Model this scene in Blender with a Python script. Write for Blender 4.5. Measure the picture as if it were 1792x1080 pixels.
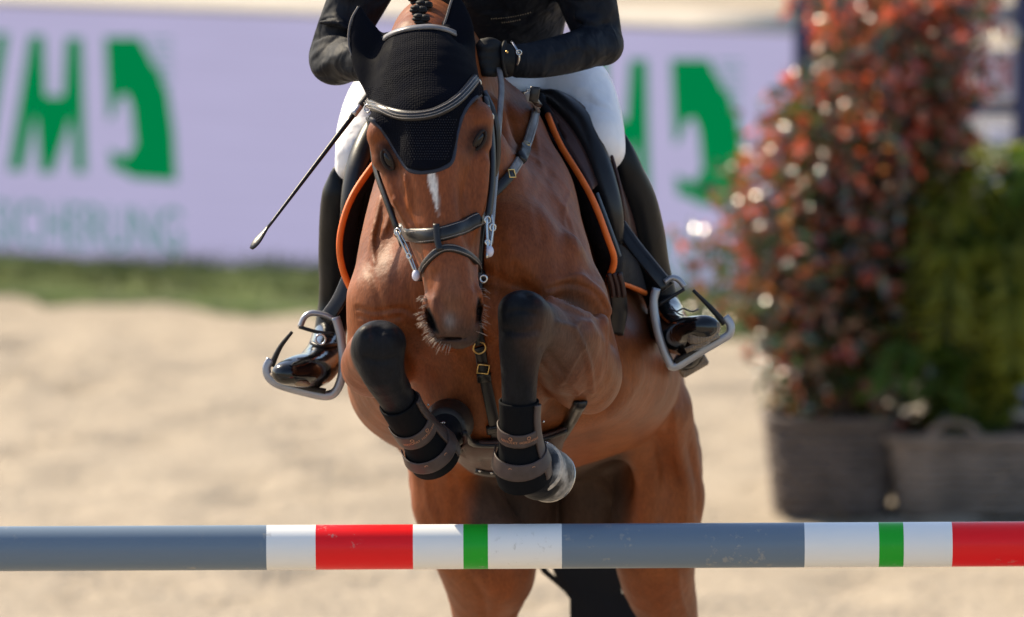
import bpy, bmesh, math, random
import numpy as np
from mathutils import Vector, Matrix
from mathutils.bvhtree import BVHTree

for o in list(bpy.data.objects):
    bpy.data.objects.remove(o)
scene = bpy.context.scene
C = scene.collection
random.seed(7)
rng = np.random.default_rng(7)

# ------------------------------------------------------------------ camera
FPX = 14933.0          # focal length in photograph pixels (300 mm on 36 mm)
D0 = 17.56             # distance to the jump pole
PITCH = math.radians(6.61)
CAM_H = 3.83
cam_loc = Vector((0, -D0 * math.cos(PITCH), CAM_H))
FWD = Vector((0, math.cos(PITCH), -math.sin(PITCH)))
RIGHT = Vector((1, 0, 0))
UP = Vector((0, math.sin(PITCH), math.cos(PITCH)))
cd = bpy.data.cameras.new('camera')
cam = bpy.data.objects.new('camera', cd)
C.objects.link(cam)
cam.location = cam_loc
cam.rotation_euler = (math.pi / 2 - PITCH, 0, 0)
cd.sensor_fit = 'HORIZONTAL'
cd.sensor_width = 36.0
cd.lens = 300.0
cd.clip_start = 0.5
cd.clip_end = 2000
cd.dof.use_dof = True
cd.dof.focus_distance = D0 + 0.12
cd.dof.aperture_fstop = 3.3
scene.camera = cam

# ------------------------------------------------------------------ light
SUN_EL = math.radians(42)
sun_h = Vector((-0.77, 0.64, 0)).normalized()
sun_dir = Vector((sun_h.x * math.cos(SUN_EL), sun_h.y * math.cos(SUN_EL), math.sin(SUN_EL)))
w = bpy.data.worlds.new('World')
scene.world = w
w.use_nodes = True
nt = w.node_tree
bg = nt.nodes['Background']
sky = nt.nodes.new('ShaderNodeTexSky')
sky.sky_type = 'NISHITA'
sky.sun_disc = False
sky.sun_elevation = SUN_EL
sky.sun_rotation = math.atan2(sun_h.x, sun_h.y)
sky.air_density = 1.0
sky.dust_density = 1.5
nt.links.new(sky.outputs[0], bg.inputs[0])
bg.inputs[1].default_value = 0.135
sl = bpy.data.lights.new('sun', 'SUN')
so = bpy.data.objects.new('sun', sl)
C.objects.link(so)
so.location = (-20, 15, 20)
so.rotation_euler = sun_dir.to_track_quat('Z', 'Y').to_euler()
sl.energy = 4.9
sl.angle = math.radians(0.6)
sl.color = (1.0, 0.85, 0.62)
scene.view_settings.view_transform = 'Standard'
scene.view_settings.look = 'None'
scene.view_settings.gamma = 1.0
scene.view_settings.use_curve_mapping = False
scene.view_settings.exposure = 0.75

# ------------------------------------------------------------------ helpers
def F(px, py, s=0.0):
    """point in the place seen at photograph pixel (px, py), s metres behind the pole"""
    d = D0 + s
    return cam_loc + RIGHT * ((px - 896) / FPX * d) + UP * (-(py - 540) / FPX * d) + FWD * d

def rad(r, s=0.0):
    return r / FPX * (D0 + s)

def to_px(P):
    """numpy world points -> px, py, s"""
    Q = P - np.array(cam_loc)
    d = Q @ np.array(FWD)
    return 896 + Q[:, 0] / d * FPX, 540 - (Q @ np.array(UP)) / d * FPX, d - D0

def ray_dir(px, py):
    return (RIGHT * ((px - 896) / FPX) + UP * (-(py - 540) / FPX) + FWD)

def G(px, py, z=0.0):
    r = ray_dir(px, py)
    return cam_loc + r * ((z - cam_loc.z) / r.z)

def on_plane(px, py, p0, n):
    r = ray_dir(px, py)
    return cam_loc + r * ((p0 - cam_loc).dot(n) / r.dot(n))

WO = {}
def empty(name, loc, label=None, cat=None, group=None):
    o = bpy.data.objects.new(name, None)
    C.objects.link(o)
    o.location = loc
    o.empty_display_size = 0.1
    WO[o] = Vector(loc)
    tag(o, label, cat, group)
    return o

def tag(o, label=None, cat=None, group=None, kind=None):
    if label: o['label'] = label
    if cat: o['category'] = cat
    if group: o['group'] = group
    if kind: o['kind'] = kind
    return o

def mobj(name, verts, faces, mat, parent=None, smooth=True, org=None):
    V = np.asarray([tuple(v) for v in verts] if not isinstance(verts, np.ndarray) else verts, dtype=np.float64)
    if parent is not None:
        off = np.array(WO[parent])
    elif org is not None:
        off = np.array(org)
    else:
        off = np.array([V[:, 0].mean(), V[:, 1].mean(), V[:, 2].min()])
    me = bpy.data.meshes.new(name)
    if isinstance(faces, np.ndarray):
        L = (V - off).astype(np.float32)
        n = len(faces)
        k = faces.shape[1]
        me.vertices.add(len(L)); me.vertices.foreach_set('co', L.ravel())
        me.loops.add(n * k); me.loops.foreach_set('vertex_index', faces.astype(np.int32).ravel())
        me.polygons.add(n); me.polygons.foreach_set('loop_start', np.arange(0, n * k, k, dtype=np.int32))
        me.update(calc_edges=True)
    else:
        me.from_pydata((V - off).tolist(), [], faces)
        me.update()
    if mat: me.materials.append(mat)
    if smooth:
        me.polygons.foreach_set('use_smooth', np.ones(len(me.polygons), dtype=bool))
    o = bpy.data.objects.new(name, me)
    C.objects.link(o)
    if parent is not None:
        o.parent = parent
        WO[o] = Vector(off)
    else:
        o.location = off
        WO[o] = Vector(off)
    return o

class MB:
    """collects vertices and faces in world space"""
    def __init__(s): s.v = []; s.f = []
    def add(s, v, f):
        b = len(s.v); s.v += [tuple(x) for x in v]; s.f += [tuple(i + b for i in q) for q in f]
    def build(s, name, mat, parent=None, smooth=True, bevel=0, org=None, rec=True):
        o = mobj(name, s.v, s.f, mat, parent, smooth, org)
        if rec:
            bm = bmesh.new(); bm.from_mesh(o.data)
            bmesh.ops.recalc_face_normals(bm, faces=bm.faces); bm.to_mesh(o.data); bm.free()
        if bevel:
            m = o.modifiers.new('bevel', 'BEVEL'); m.width = bevel; m.segments = 2; m.limit_method = 'ANGLE'
        if smooth:
            m = o.modifiers.new('norm', 'WEIGHTED_NORMAL') if bevel else None
        return o
    def box(s, c, hx, hy, hz, R=None):
        R = R or Matrix.Identity(3)
        v = [Vector(c) + R @ Vector((x * hx, y * hy, z * hz)) for x in (-1, 1) for y in (-1, 1) for z in (-1, 1)]
        s.add(v, [(0, 1, 3, 2), (4, 6, 7, 5), (0, 4, 5, 1), (2, 3, 7, 6), (0, 2, 6, 4), (1, 5, 7, 3)])
    def tube(s, pts, radii, n=12, caps=True, ref=None, flat=1.0):
        pts = [Vector(p) for p in pts]
        if not hasattr(radii, '__len__'): radii = [radii] * len(pts)
        v = []; f = []
        X = None
        for i, p in enumerate(pts):
            T = (pts[min(i + 1, len(pts) - 1)] - pts[max(i - 1, 0)])
            if T.length < 1e-9: T = Vector((0, 0, 1))
            T.normalize()
            if X is None:
                r = Vector(ref) if ref is not None else (Vector((0, 0, 1)) if abs(T.z) < .9 else Vector((1, 0, 0)))
                X = (r - T * r.dot(T)).normalized()
            else:
                X = (X - T * X.dot(T)).normalized()
            Y = T.cross(X)
            for k in range(n):
                a = 2 * math.pi * k / n
                v.append(p + (X * math.cos(a) + Y * math.sin(a) * flat) * radii[i])
        m = len(pts)
        for i in range(m - 1):
            for k in range(n):
                k2 = (k + 1) % n
                f.append((i * n + k, i * n + k2, (i + 1) * n + k2, (i + 1) * n + k))
        if caps:
            f.append(tuple(range(n - 1, -1, -1)))
            f.append(tuple((m - 1) * n + k for k in range(n)))
        s.add(v, f)
    def ribbon(s, pts, nrm, width, thick, rounded=False):
        """strap: pts on its underside, nrm outward, rectangular or padded section"""
        pts = [Vector(p) for p in pts]
        m = len(pts)
        if not hasattr(width, '__len__'): width = [width] * m
        if rounded:
            prof = [(math.cos(a), max(0, math.sin(a))) for a in [math.pi * i / 8 for i in range(9)]]
            prof = [(x, y) for x, y in prof] + [(-1, -.35), (1, -.35)]
        else:
            prof = [(1, .0), (1, .7), (.86, 1), (-.86, 1), (-1, .7), (-1, 0), (-.95, -.35), (.95, -.35)]
        n = len(prof); v = []; f = []
        for i in range(m):
            T = (pts[min(i + 1, m - 1)] - pts[max(i - 1, 0)]).normalized()
            N = Vector(nrm[i]); N = (N - T * N.dot(T)).normalized()
            S = T.cross(N)
            for x, y in prof:
                v.append(pts[i] + S * (x * width[i] / 2) + N * (y * thick))
        for i in range(m - 1):
            for k in range(n):
                k2 = (k + 1) % n
                f.append((i * n + k, i * n + k2, (i + 1) * n + k2, (i + 1) * n + k))
        f.append(tuple(range(n - 1, -1, -1))); f.append(tuple((m - 1) * n + k for k in range(n)))
        s.add(v, f)
    def sheet(s, rows, thick):
        """closed thick sheet through a grid of points (rows of equal length)"""
        R = len(rows); K = len(rows[0]); P = [[Vector(p) for p in r] for r in rows]
        top = []; bot = []
        for i in range(R):
            for j in range(K):
                a = P[min(i + 1, R - 1)][j] - P[max(i - 1, 0)][j]
                b = P[i][min(j + 1, K - 1)] - P[i][max(j - 1, 0)]
                n = a.cross(b)
                n = n.normalized() if n.length > 1e-9 else Vector((0, 0, 1))
                top.append(P[i][j] + n * thick / 2); bot.append(P[i][j] - n * thick / 2)
        v = top + bot; N = R * K; f = []
        for i in range(R - 1):
            for j in range(K - 1):
                a, b, c, d = i * K + j, i * K + j + 1, (i + 1) * K + j + 1, (i + 1) * K + j
                f.append((a, b, c, d)); f.append((d + N, c + N, b + N, a + N))
        for i in range(R - 1):
            for j in (0, K - 1):
                a, b = i * K + j, (i + 1) * K + j
                f.append((a, b, b + N, a + N))
        for j in range(K - 1):
            for i in (0, R - 1):
                a, b = i * K + j, i * K + j + 1
                f.append((a, b, b + N, a + N))
        s.add(v, f)
    def ball(s, c, r, R=None, n=12, m=8):
        c = Vector(c); rr = r if hasattr(r, '__len__') else (r, r, r)
        R = R or Matrix.Identity(3)
        v = []; f = []
        for i in range(m + 1):
            th = math.pi * i / m
            for k in range(n):
                a = 2 * math.pi * k / n
                v.append(c + R @ Vector((rr[0] * math.sin(th) * math.cos(a), rr[1] * math.sin(th) * math.sin(a), rr[2] * math.cos(th))))
        for i in range(m):
            for k in range(n):
                k2 = (k + 1) % n
                f.append((i * n + k, (i + 1) * n + k, (i + 1) * n + k2, i * n + k2))
        s.add(v, f)
    def torus(s, c, R, r, N, n=20, m=8, sx=1.0, ref=None):
        c = Vector(c); N = Vector(N).normalized()
        ref = Vector(ref) if ref is not None else (Vector((0, 0, 1)) if abs(N.z) < .9 else Vector((1, 0, 0)))
        X = (ref - N * ref.dot(N)).normalized(); Y = N.cross(X)
        v = []; f = []
        for i in range(n):
            a = 2 * math.pi * i / n
            d = X * math.cos(a) + Y * math.sin(a) * sx
            dn = d.normalized()
            for k in range(m):
                b = 2 * math.pi * k / m
                v.append(c + d * R + dn * (r * math.cos(b)) + N * (r * math.sin(b)))
        for i in range(n):
            for k in range(m):
                i2, k2 = (i + 1) % n, (k + 1) % m
                f.append((i * m + k, i2 * m + k, i2 * m + k2, i * m + k2))
        s.add(v, f)

def cr(pts, sub):
    """Catmull-Rom through rows of numbers"""
    P = np.array(pts, dtype=float)
    P = np.vstack([2 * P[0] - P[1], P, 2 * P[-1] - P[-2]])
    out = []
    for i in range(1, len(P) - 2):
        for t in np.linspace(0, 1, sub, endpoint=False):
            a, b, c, d = P[i - 1], P[i], P[i + 1], P[i + 2]
            out.append(.5 * (2 * b + (c - a) * t + (2 * a - 5 * b + 4 * c - d) * t * t + (3 * b - a - 3 * c + d) * t ** 3))
    out.append(P[-2])
    return np.array(out)

# ---- signed distance modelling
def v3(p): return np.array(tuple(p), dtype=np.float64)
def seg_sdf(P, a, b, ra, rb, X):
    """elliptic tapered segment; ra/rb = (along X, across X)"""
    ab = b - a
    L2 = float(ab @ ab) + 1e-12
    T = ab / math.sqrt(L2)
    X = X - T * (X @ T); X /= np.linalg.norm(X); Y = np.cross(T, X)
    a = a.astype(np.float32); ab = ab.astype(np.float32); X = X.astype(np.float32); Y = Y.astype(np.float32); T = T.astype(np.float32)
    q = P - a
    t = np.clip((q @ ab) / L2, 0, 1)
    q = q - t[..., None] * ab
    ru = ra[0] + (rb[0] - ra[0]) * t; rv = ra[1] + (rb[1] - ra[1]) * t
    rw = np.minimum(ru, rv)
    u = (q @ X) / ru; v = (q @ Y) / rv; w = (q @ T) / rw
    f = np.sqrt(u * u + v * v + w * w)
    g = np.sqrt((u / ru) ** 2 + (v / rv) ** 2 + (w / rw) ** 2) + 1e-6
    return f * (f - 1) / g

class Prim: pass
def chain(rows, k=.03, sub=4, X=None, op='add'):
    """rows: (px, py, s, rx[, ry]) radii in pixels"""
    rows = [tuple(r) if len(r) == 5 else tuple(r) + (r[3],) for r in rows]
    if len(rows) > 1 and sub > 1: R = cr(rows, sub)
    else: R = np.array(rows, dtype=float)
    p = Prim(); p.k = k; p.op = op
    X = v3(X if X is not None else RIGHT)
    p.seg = []
    for i in range(max(1, len(R) - 1)):
        a, b = R[i], R[min(i + 1, len(R) - 1)]
        A = v3(F(a[0], a[1], a[2])); B = v3(F(b[0], b[1], b[2]))
        if len(R) == 1: B = A + v3(FWD) * 1e-4
        p.seg.append((A, B, (rad(a[3], a[2]), rad(a[4], a[2])), (rad(b[3], b[2]), rad(b[4], b[2])), X))
    p.lo = np.min([np.minimum(A, B) - max(ra + rb) for A, B, ra, rb, _ in p.seg], axis=0)
    p.hi = np.max([np.maximum(A, B) + max(ra + rb) for A, B, ra, rb, _ in p.seg], axis=0)
    def fn(P):
        d = None
        for sg in p.seg:
            e = seg_sdf(P, *sg)
            d = e if d is None else np.minimum(d, e)
        return d
    p.fn = fn
    return p

def ell(px, py, s, rx, ry, rd, k=.03, roll=0, op='add', yaw=0, tilt=0):
    """ellipsoid: radii in pixels across, up, along the view; roll in the picture plane (deg)"""
    c = v3(F(px, py, s)); a = math.radians(roll); yw = math.radians(yaw); tl = math.radians(tilt)
    X = v3(RIGHT) * math.cos(a) + v3(UP) * math.sin(a)
    Y = -v3(RIGHT) * math.sin(a) + v3(UP) * math.cos(a)
    Z = v3(FWD)
    X, Z = X * math.cos(yw) + Z * math.sin(yw), -X * math.sin(yw) + Z * math.cos(yw)
    Y, Z = Y * math.cos(tl) + Z * math.sin(tl), -Y * math.sin(tl) + Z * math.cos(tl)
    r = np.array([rad(rx, s), rad(ry, s), rad(rd, s)])
    M = np.array([X, Y, Z])
    p = Prim(); p.k = k; p.op = op
    R = r.max(); p.lo = c - R; p.hi = c + R
    def fn(P):
        q = ((P - c) @ M.T) / r
        f = np.sqrt((q * q).sum(-1)); g = np.sqrt(((q / r) ** 2).sum(-1)) + 1e-6
        return f * (f - 1) / g
    p.fn = fn
    return p

def poly_sdf2(x, y, poly):
    d = np.full(x.shape, 1e9); s = np.ones(x.shape)
    n = len(poly)
    for i in range(n):
        ax, ay = poly[i]; bx, by = poly[i - 1]
        ex, ey = bx - ax, by - ay; wx, wy = x - ax, y - ay
        t = np.clip((wx * ex + wy * ey) / (ex * ex + ey * ey), 0, 1)
        d = np.minimum(d, (wx - ex * t) ** 2 + (wy - ey * t) ** 2)
        c1 = y >= ay; c2 = y < by; c3 = ex * wy > ey * wx
        flip = (c1 & c2 & c3) | (~c1 & ~c2 & ~c3)
        s = np.where(flip, -s, s)
    return s * np.sqrt(d)

class Field:
    def __init__(self, prims, h, pad=.05, lo=None, hi=None):
        lo = np.min([p.lo for p in prims], axis=0) - pad if lo is None else lo
        hi = np.max([p.hi for p in prims], axis=0) + pad if hi is None else hi
        self.h = h; self.lo = lo
        self.n = np.ceil((hi - lo) / h).astype(int) + 1
        self.a = np.full(self.n, .06, dtype=np.float32)
        for p in prims: self.add(p)
    def add(self, p):
        a = self.a; h = self.h
        parts = [(p.lo, p.hi, p.fn)]
        if hasattr(p, 'seg') and len(p.seg) > 3:      # long chains: keep boxes small
            parts = []
            step = 3
            for i in range(0, len(p.seg), step):
                sg = p.seg[i:i + step]
                lo = np.min([np.minimum(A, B) - max(ra + rb) for A, B, ra, rb, _ in sg], axis=0)
                hi = np.max([np.maximum(A, B) + max(ra + rb) for A, B, ra, rb, _ in sg], axis=0)
                def fn(P, sg=sg):
                    d = None
                    for q in sg:
                        e = seg_sdf(P, *q); d = e if d is None else np.minimum(d, e)
                    return d
                parts.append((lo, hi, fn))
            glo = np.min([x[0] for x in parts], axis=0); ghi = np.max([x[1] for x in parts], axis=0)
            pad = p.k + .03
            i0 = np.maximum(0, np.floor((glo - pad - self.lo) / h).astype(int)); i1 = np.minimum(self.n, np.ceil((ghi + pad - self.lo) / h).astype(int) + 1)
            if np.any(i1 <= i0): return
            tmp = np.full(i1 - i0, .2, dtype=np.float32)
            for lo, hi, fn in parts:
                j0 = np.maximum(i0, np.floor((lo - pad - self.lo) / h).astype(int)); j1 = np.minimum(i1, np.ceil((hi + pad - self.lo) / h).astype(int) + 1)
                if np.any(j1 <= j0): continue
                sl_ = tuple(slice(x - z, y - z) for x, y, z in zip(j0, j1, i0))
                tmp[sl_] = np.minimum(tmp[sl_], fn(self.pts(j0, j1)))
            self.comb(i0, i1, tmp, p)
            return
        pad = p.k + .03
        i0 = np.maximum(0, np.floor((p.lo - pad - self.lo) / h).astype(int)); i1 = np.minimum(self.n, np.ceil((p.hi + pad - self.lo) / h).astype(int) + 1)
        if np.any(i1 <= i0): return
        self.comb(i0, i1, p.fn(self.pts(i0, i1)), p)
    def pts(self, i0, i1):
        g = [(self.lo[c] + self.h * np.arange(i0[c], i1[c])).astype(np.float32) for c in range(3)]
        return np.stack(np.meshgrid(*g, indexing='ij'), -1)
    def comb(self, i0, i1, d, p):
        sl_ = tuple(slice(x, y) for x, y in zip(i0, i1))
        b = self.a[sl_]; k = p.k
        if p.op == 'add':
            hh = np.maximum(k - np.abs(b - d), 0) / k
            self.a[sl_] = np.minimum(b, d) - hh * hh * k * .25
        else:
            d = -d
            hh = np.maximum(k - np.abs(b - d), 0) / k
            self.a[sl_] = np.maximum(b, d) + hh * hh * k * .25
    def mesh(self, relax=2, wfun=None):
        a = self.a; n = np.array(a.shape)
        ins = a < 0
        cnt = np.zeros(n - 1, dtype=np.uint8)
        for dx in (0, 1):
            for dy in (0, 1):
                for dz in (0, 1):
                    cnt += ins[dx:n[0] - 1 + dx, dy:n[1] - 1 + dy, dz:n[2] - 1 + dz]
        ci = np.argwhere((cnt > 0) & (cnt < 8))
        idx = np.full(n - 1, -1, dtype=np.int32)
        idx[ci[:, 0], ci[:, 1], ci[:, 2]] = np.arange(len(ci))
        acc = np.zeros((len(ci), 3)); num = np.zeros(len(ci))
        E = []
        for ax in range(3):
            o = [c for c in range(3) if c != ax]
            for u in (0, 1):
                for v in (0, 1):
                    p0 = [0, 0, 0]; p0[o[0]] = u; p0[o[1]] = v
                    p1 = list(p0); p1[ax] = 1
                    E.append((p0, p1))
        for p0, p1 in E:
            A = a[ci[:, 0] + p0[0], ci[:, 1] + p0[1], ci[:, 2] + p0[2]]; B = a[ci[:, 0] + p1[0], ci[:, 1] + p1[1], ci[:, 2] + p1[2]]
            m = (A < 0) != (B < 0)
            t = np.where(m, A / np.where(m, A - B, 1), 0)[:, None]
            acc += m[:, None] * (np.array(p0) + t * (np.array(p1) - np.array(p0)))
            num += m
        V = ci + acc / num[:, None]
        Fc = []
        for ax in range(3):
            o = [c for c in range(3) if c != ax]
            s0 = [slice(None)] * 3; s1 = [slice(None)] * 3
            s0[ax] = slice(0, -1); s1[ax] = slice(1, None)
            d = ins[tuple(s0)] != ins[tuple(s1)]
            e = np.argwhere(d)
            e = e[(e[:, o[0]] > 0) & (e[:, o[1]] > 0) & (e[:, o[0]] < n[o[0]] - 1) & (e[:, o[1]] < n[o[1]] - 1)]
            q = []
            for u, v in ((1, 1), (0, 1), (0, 0), (1, 0)):
                c = e.copy(); c[:, o[0]] -= u; c[:, o[1]] -= v
                q.append(idx[c[:, 0], c[:, 1], c[:, 2]])
            q = np.stack(q, 1)
            fl = ins[e[:, 0], e[:, 1], e[:, 2]]
            if ax == 1: fl = ~fl
            q[~fl] = q[~fl][:, ::-1]
            Fc.append(q)
        Fc = np.vstack(Fc)
        Fc = Fc[(Fc >= 0).all(1)]
        V = self.lo + V * self.h
        WF = wfun(V) if wfun is not None else None
        for _ in range(relax):
            S = np.zeros_like(V); N = np.zeros(len(V))
            for i in range(4):
                A, B = Fc[:, i], Fc[:, (i + 1) % 4]
                for c in range(3):
                    S[:, c] += np.bincount(A, V[B, c], len(V)) + np.bincount(B, V[A, c], len(V))
                N += np.bincount(A, minlength=len(V)) + np.bincount(B, minlength=len(V))
            W = .6 if (wfun is None or _ < 2) else .6 * WF[:, None]
            V = V * (1 - W) + W * S / np.maximum(N, 1)[:, None]
        return V, Fc

def sdf_obj(name, prims, h, mat, parent=None, relax=5):
    f = Field(prims, h)
    V, Q = f.mesh(relax)
    return mobj(name, V, Q, mat, parent), V, Q

def sstep(a, b, x):
    t = np.clip((x - a) / (b - a), 0, 1)
    return t * t * (3 - 2 * t)

def set_color(o, col, name='Col', alpha=None):
    at = o.data.color_attributes.new(name, 'FLOAT_COLOR', 'POINT')
    c = np.ones((len(o.data.vertices), 4), dtype=np.float32); c[:, :3] = col
    if alpha is not None: c[:, 3] = alpha
    at.data.foreach_set('color', c.ravel())

# ------------------------------------------------------------------ materials
def mat(name, col, rough=.5, metal=0., spec=.5, bump=None, var=None, sheen=0, coat=0, emit=None, coord='Object'):
    """bump = list of (kind, scale, strength, distance, stretch); var = (scale, amount)"""
    m = bpy.data.materials.new(name); m.use_nodes = True
    n = m.node_tree.nodes; l = m.node_tree.links
    b = n['Principled BSDF']
    b.inputs['Base Color'].default_value = (*col, 1)
    b.inputs['Roughness'].default_value = rough
    b.inputs['Metallic'].default_value = metal
    b.inputs['Specular IOR Level'].default_value = spec
    b.inputs['Sheen Weight'].default_value = sheen
    b.inputs['Coat Weight'].default_value = coat
    if emit:
        b.inputs['Emission Color'].default_value = (*emit[0], 1); b.inputs['Emission Strength'].default_value = emit[1]
    tc = n.new('ShaderNodeTexCoord')
    if var:
        t = n.new('ShaderNodeTexNoise'); t.inputs['Scale'].default_value = var[0]; t.inputs['Detail'].default_value = 6
        l.new(tc.outputs[coord], t.inputs['Vector'])
        mx = n.new('ShaderNodeMixRGB'); mx.blend_type = 'MULTIPLY'; mx.inputs[0].default_value = 1
        rp = n.new('ShaderNodeMapRange'); rp.inputs[1].default_value = .3; rp.inputs[2].default_value = .7
        rp.inputs[3].default_value = 1 - var[1]; rp.inputs[4].default_value = 1 + var[1]
        l.new(t.outputs['Fac'], rp.inputs[0]); l.new(rp.outputs[0], mx.inputs[2])
        mx.inputs[1].default_value = (*col, 1)
        l.new(mx.outputs[0], b.inputs['Base Color'])
        r2 = n.new('ShaderNodeMapRange'); r2.inputs[1].default_value = .3; r2.inputs[2].default_value = .7
        r2.inputs[3].default_value = max(.02, rough * .85); r2.inputs[4].default_value = min(1, rough * 1.15)
        l.new(t.outputs['Fac'], r2.inputs[0]); l.new(r2.outputs[0], b.inputs['Roughness'])
    prev = None
    for (kind, sc, st, dist, stretch) in (bump or []):
        mp = n.new('ShaderNodeMapping'); mp.inputs['Scale'].default_value = stretch
        l.new(tc.outputs[coord], mp.inputs['Vector'])
        if kind == 'noise':
            t = n.new('ShaderNodeTexNoise'); t.inputs['Detail'].default_value = 4; t.inputs['Scale'].default_value = sc; out = t.outputs['Fac']
        elif kind == 'fold':
            t = n.new('ShaderNodeTexNoise'); t.inputs['Detail'].default_value = .6; t.inputs['Scale'].default_value = sc; t.inputs['Distortion'].default_value = .8; out = t.outputs['Fac']
        elif kind == 'wave':
            t = n.new('ShaderNodeTexWave'); t.inputs['Scale'].default_value = sc; t.inputs['Distortion'].default_value = 3; out = t.outputs['Fac']
        elif kind == 'weave':
            t = n.new('ShaderNodeTexVoronoi'); t.inputs['Scale'].default_value = sc; t.inputs['Randomness'].default_value = .25; out = t.outputs['Distance']
        l.new(mp.outputs[0], t.inputs['Vector'])
        bu = n.new('ShaderNodeBump'); bu.inputs['Strength'].default_value = st; bu.inputs['Distance'].default_value = dist
        l.new(out, bu.inputs['Height'])
        if prev: l.new(prev.outputs[0], bu.inputs['Normal'])
        prev = bu
    if prev: l.new(prev.outputs[0], b.inputs['Normal'])
    return m

def coat_mat(name, rough=.5):
    m = mat(name, (.3, .1, .04), rough, spec=.2, sheen=0,
            bump=[('noise', 9, .3, .02, (1, 1, 1)), ('noise', 26, .3, .008, (1, 1, .6)), ('noise', 320, .35, .0012, (1, 1, .12)), ('noise', 60, .2, .003, (1, 1, .35))])
    n = m.node_tree.nodes; l = m.node_tree.links; b = n['Principled BSDF']
    at = n.new('ShaderNodeAttribute'); at.attribute_name = 'Col'
    tc = n['Texture Coordinate']
    mp = n.new('ShaderNodeMapping'); mp.inputs['Scale'].default_value = (1, 1, .25); l.new(tc.outputs['Object'], mp.inputs[0])
    cur = at.outputs['Color']
    for sc, am in ((5, .16), (45, .12), (260, .22)):
        t = n.new('ShaderNodeTexNoise'); t.inputs['Scale'].default_value = sc; t.inputs['Detail'].default_value = 3
        l.new(mp.outputs[0], t.inputs['Vector'])
        rp = n.new('ShaderNodeMapRange'); rp.inputs[1].default_value = .3; rp.inputs[2].default_value = .7; rp.inputs[3].default_value = 1 - am; rp.inputs[4].default_value = 1 + am
        l.new(t.outputs['Fac'], rp.inputs[0])
        mx = n.new('ShaderNodeMixRGB'); mx.blend_type = 'MULTIPLY'; mx.inputs[0].default_value = 1
        l.new(cur, mx.inputs[1]); l.new(rp.outputs[0], mx.inputs[2]); cur = mx.outputs[0]
    l.new(cur, b.inputs['Base Color']); l.new(at.outputs['Alpha'], b.inputs['Specular IOR Level'])
    b.inputs['Sheen Roughness'].default_value = .4
    b.inputs['Sheen Tint'].default_value = (1, .75, .5, 1)
    return m

M = {}
M['coat'] = coat_mat('horse_coat')
M['leather'] = mat('dark_leather', (.009, .008, .009), .36, spec=.4, bump=[('noise', 260, .25, .0008, (1, 1, 1))], var=(30, .25))
M['leather_grey'] = mat('worn_grey_leather', (.16, .155, .16), .38, bump=[('noise', 260, .25, .0008, (1, 1, 1))], var=(40, .3))
M['leather_brown'] = mat('brown_leather', (.05, .022, .018), .45, spec=.3, bump=[('noise', 200, .3, .001, (1, 1, 1))], var=(14, .3))
M['strap_brown'] = mat('brown_boot_strap', (.06, .042, .038), .5, spec=.3, bump=[('noise', 300, .3, .0006, (1, 1, 1))], var=(40, .25))
M['stitch'] = mat('pale_stitching', (.27, .24, .22), .7)
M['neoprene'] = mat('black_neoprene', (.004, .0045, .006), .8, spec=.1, bump=[('noise', 420, .3, .0006, (1, 1, 1))], var=(20, .3))
M['knit'] = mat('black_crochet_knit', (.004, .0045, .008), .9, spec=.05, bump=[('weave', 210, .6, .004, (1, 1, 1.25))], var=(12, .3))
M['earcloth'] = mat('black_ear_cloth', (.0035, .004, .007), .85, spec=.06, bump=[('noise', 30, .3, .004, (1, 1, .4))], var=(20, .25))
M['binding'] = mat('navy_cord_binding', (.016, .02, .036), .6, spec=.3, bump=[('noise', 500, .4, .0006, (1, 1, 1))])
M['metal'] = mat('polished_steel', (.5, .49, .48), .25, metal=1)
M['brass'] = mat('brass', (.62, .42, .16), .3, metal=1)
M['bitball'] = mat('pale_rubber', (.55, .55, .66), .4, var=(30, .1))
M['piping'] = mat('orange_piping', (.80, .16, .02), .55, bump=[('noise', 500, .35, .0008, (1, 1, 1))], var=(25, .15))
M['padcloth'] = mat('black_pad_cloth', (.012, .012, .016), .85, spec=.2, bump=[('weave', 60, .4, .004, (1, 1, 1))], var=(10, .3))
M['jacket'] = mat('black_jacket_cloth', (.0055, .0075, .0125), .68, spec=.18, sheen=0,
                  bump=[('fold', 13, .75, .03, (1.0, 1.0, 1.5)), ('fold', 34, .5, .010, (1.4, 1, .8)), ('noise', 500, .15, .0005, (1, 1, 1))], var=(9, .25))
M['breeches'] = mat('white_breeches', (.86, .85, .87), .7, spec=.3, bump=[('fold', 12, .6, .02, (1, 1, .8)), ('fold', 40, .4, .005, (1, 1, .5)), ('noise', 500, .2, .0005, (1, 1, 1))], var=(7, .05))
M['boot'] = mat('black_boot_leather', (.005, .006, .008), .38, spec=.18, bump=[('noise', 10, .3, .012, (1, 1, .5)), ('noise', 220, .12, .0006, (1, 1, 1))], var=(14, .3))
M['boot_polish'] = mat('polished_black_boot', (.004, .004, .005), .14, spec=.4, bump=[('noise', 24, .35, .006, (1, 1, 1))], var=(30, .3), coat=.15)
M['glove'] = mat('black_glove', (.006, .007, .009), .6, spec=.25, bump=[('noise', 60, .3, .003, (1, 1, 1))], var=(20, .3))
M['stirrup'] = mat('grey_stirrup_metal', (.33, .33, .35), .36, metal=.6, var=(30, .12))
M['rubber'] = mat('black_rubber', (.012, .012, .012), .7, var=(60, .2))
M['sole'] = mat('tan_sole', (.22, .17, .12), .7, bump=[('weave', 180, .8, .004, (1, 1, 1))], var=(40, .3))
M['skin'] = mat('skin', (.5, .29, .2), .5)
M['hair'] = mat('black_horse_hair', (.006, .005, .005), .6, spec=.25, bump=[('noise', 300, .5, .002, (1, 1, .1))])
M['whisker'] = mat('whisker_hair', (.26, .19, .15), .5)
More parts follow.
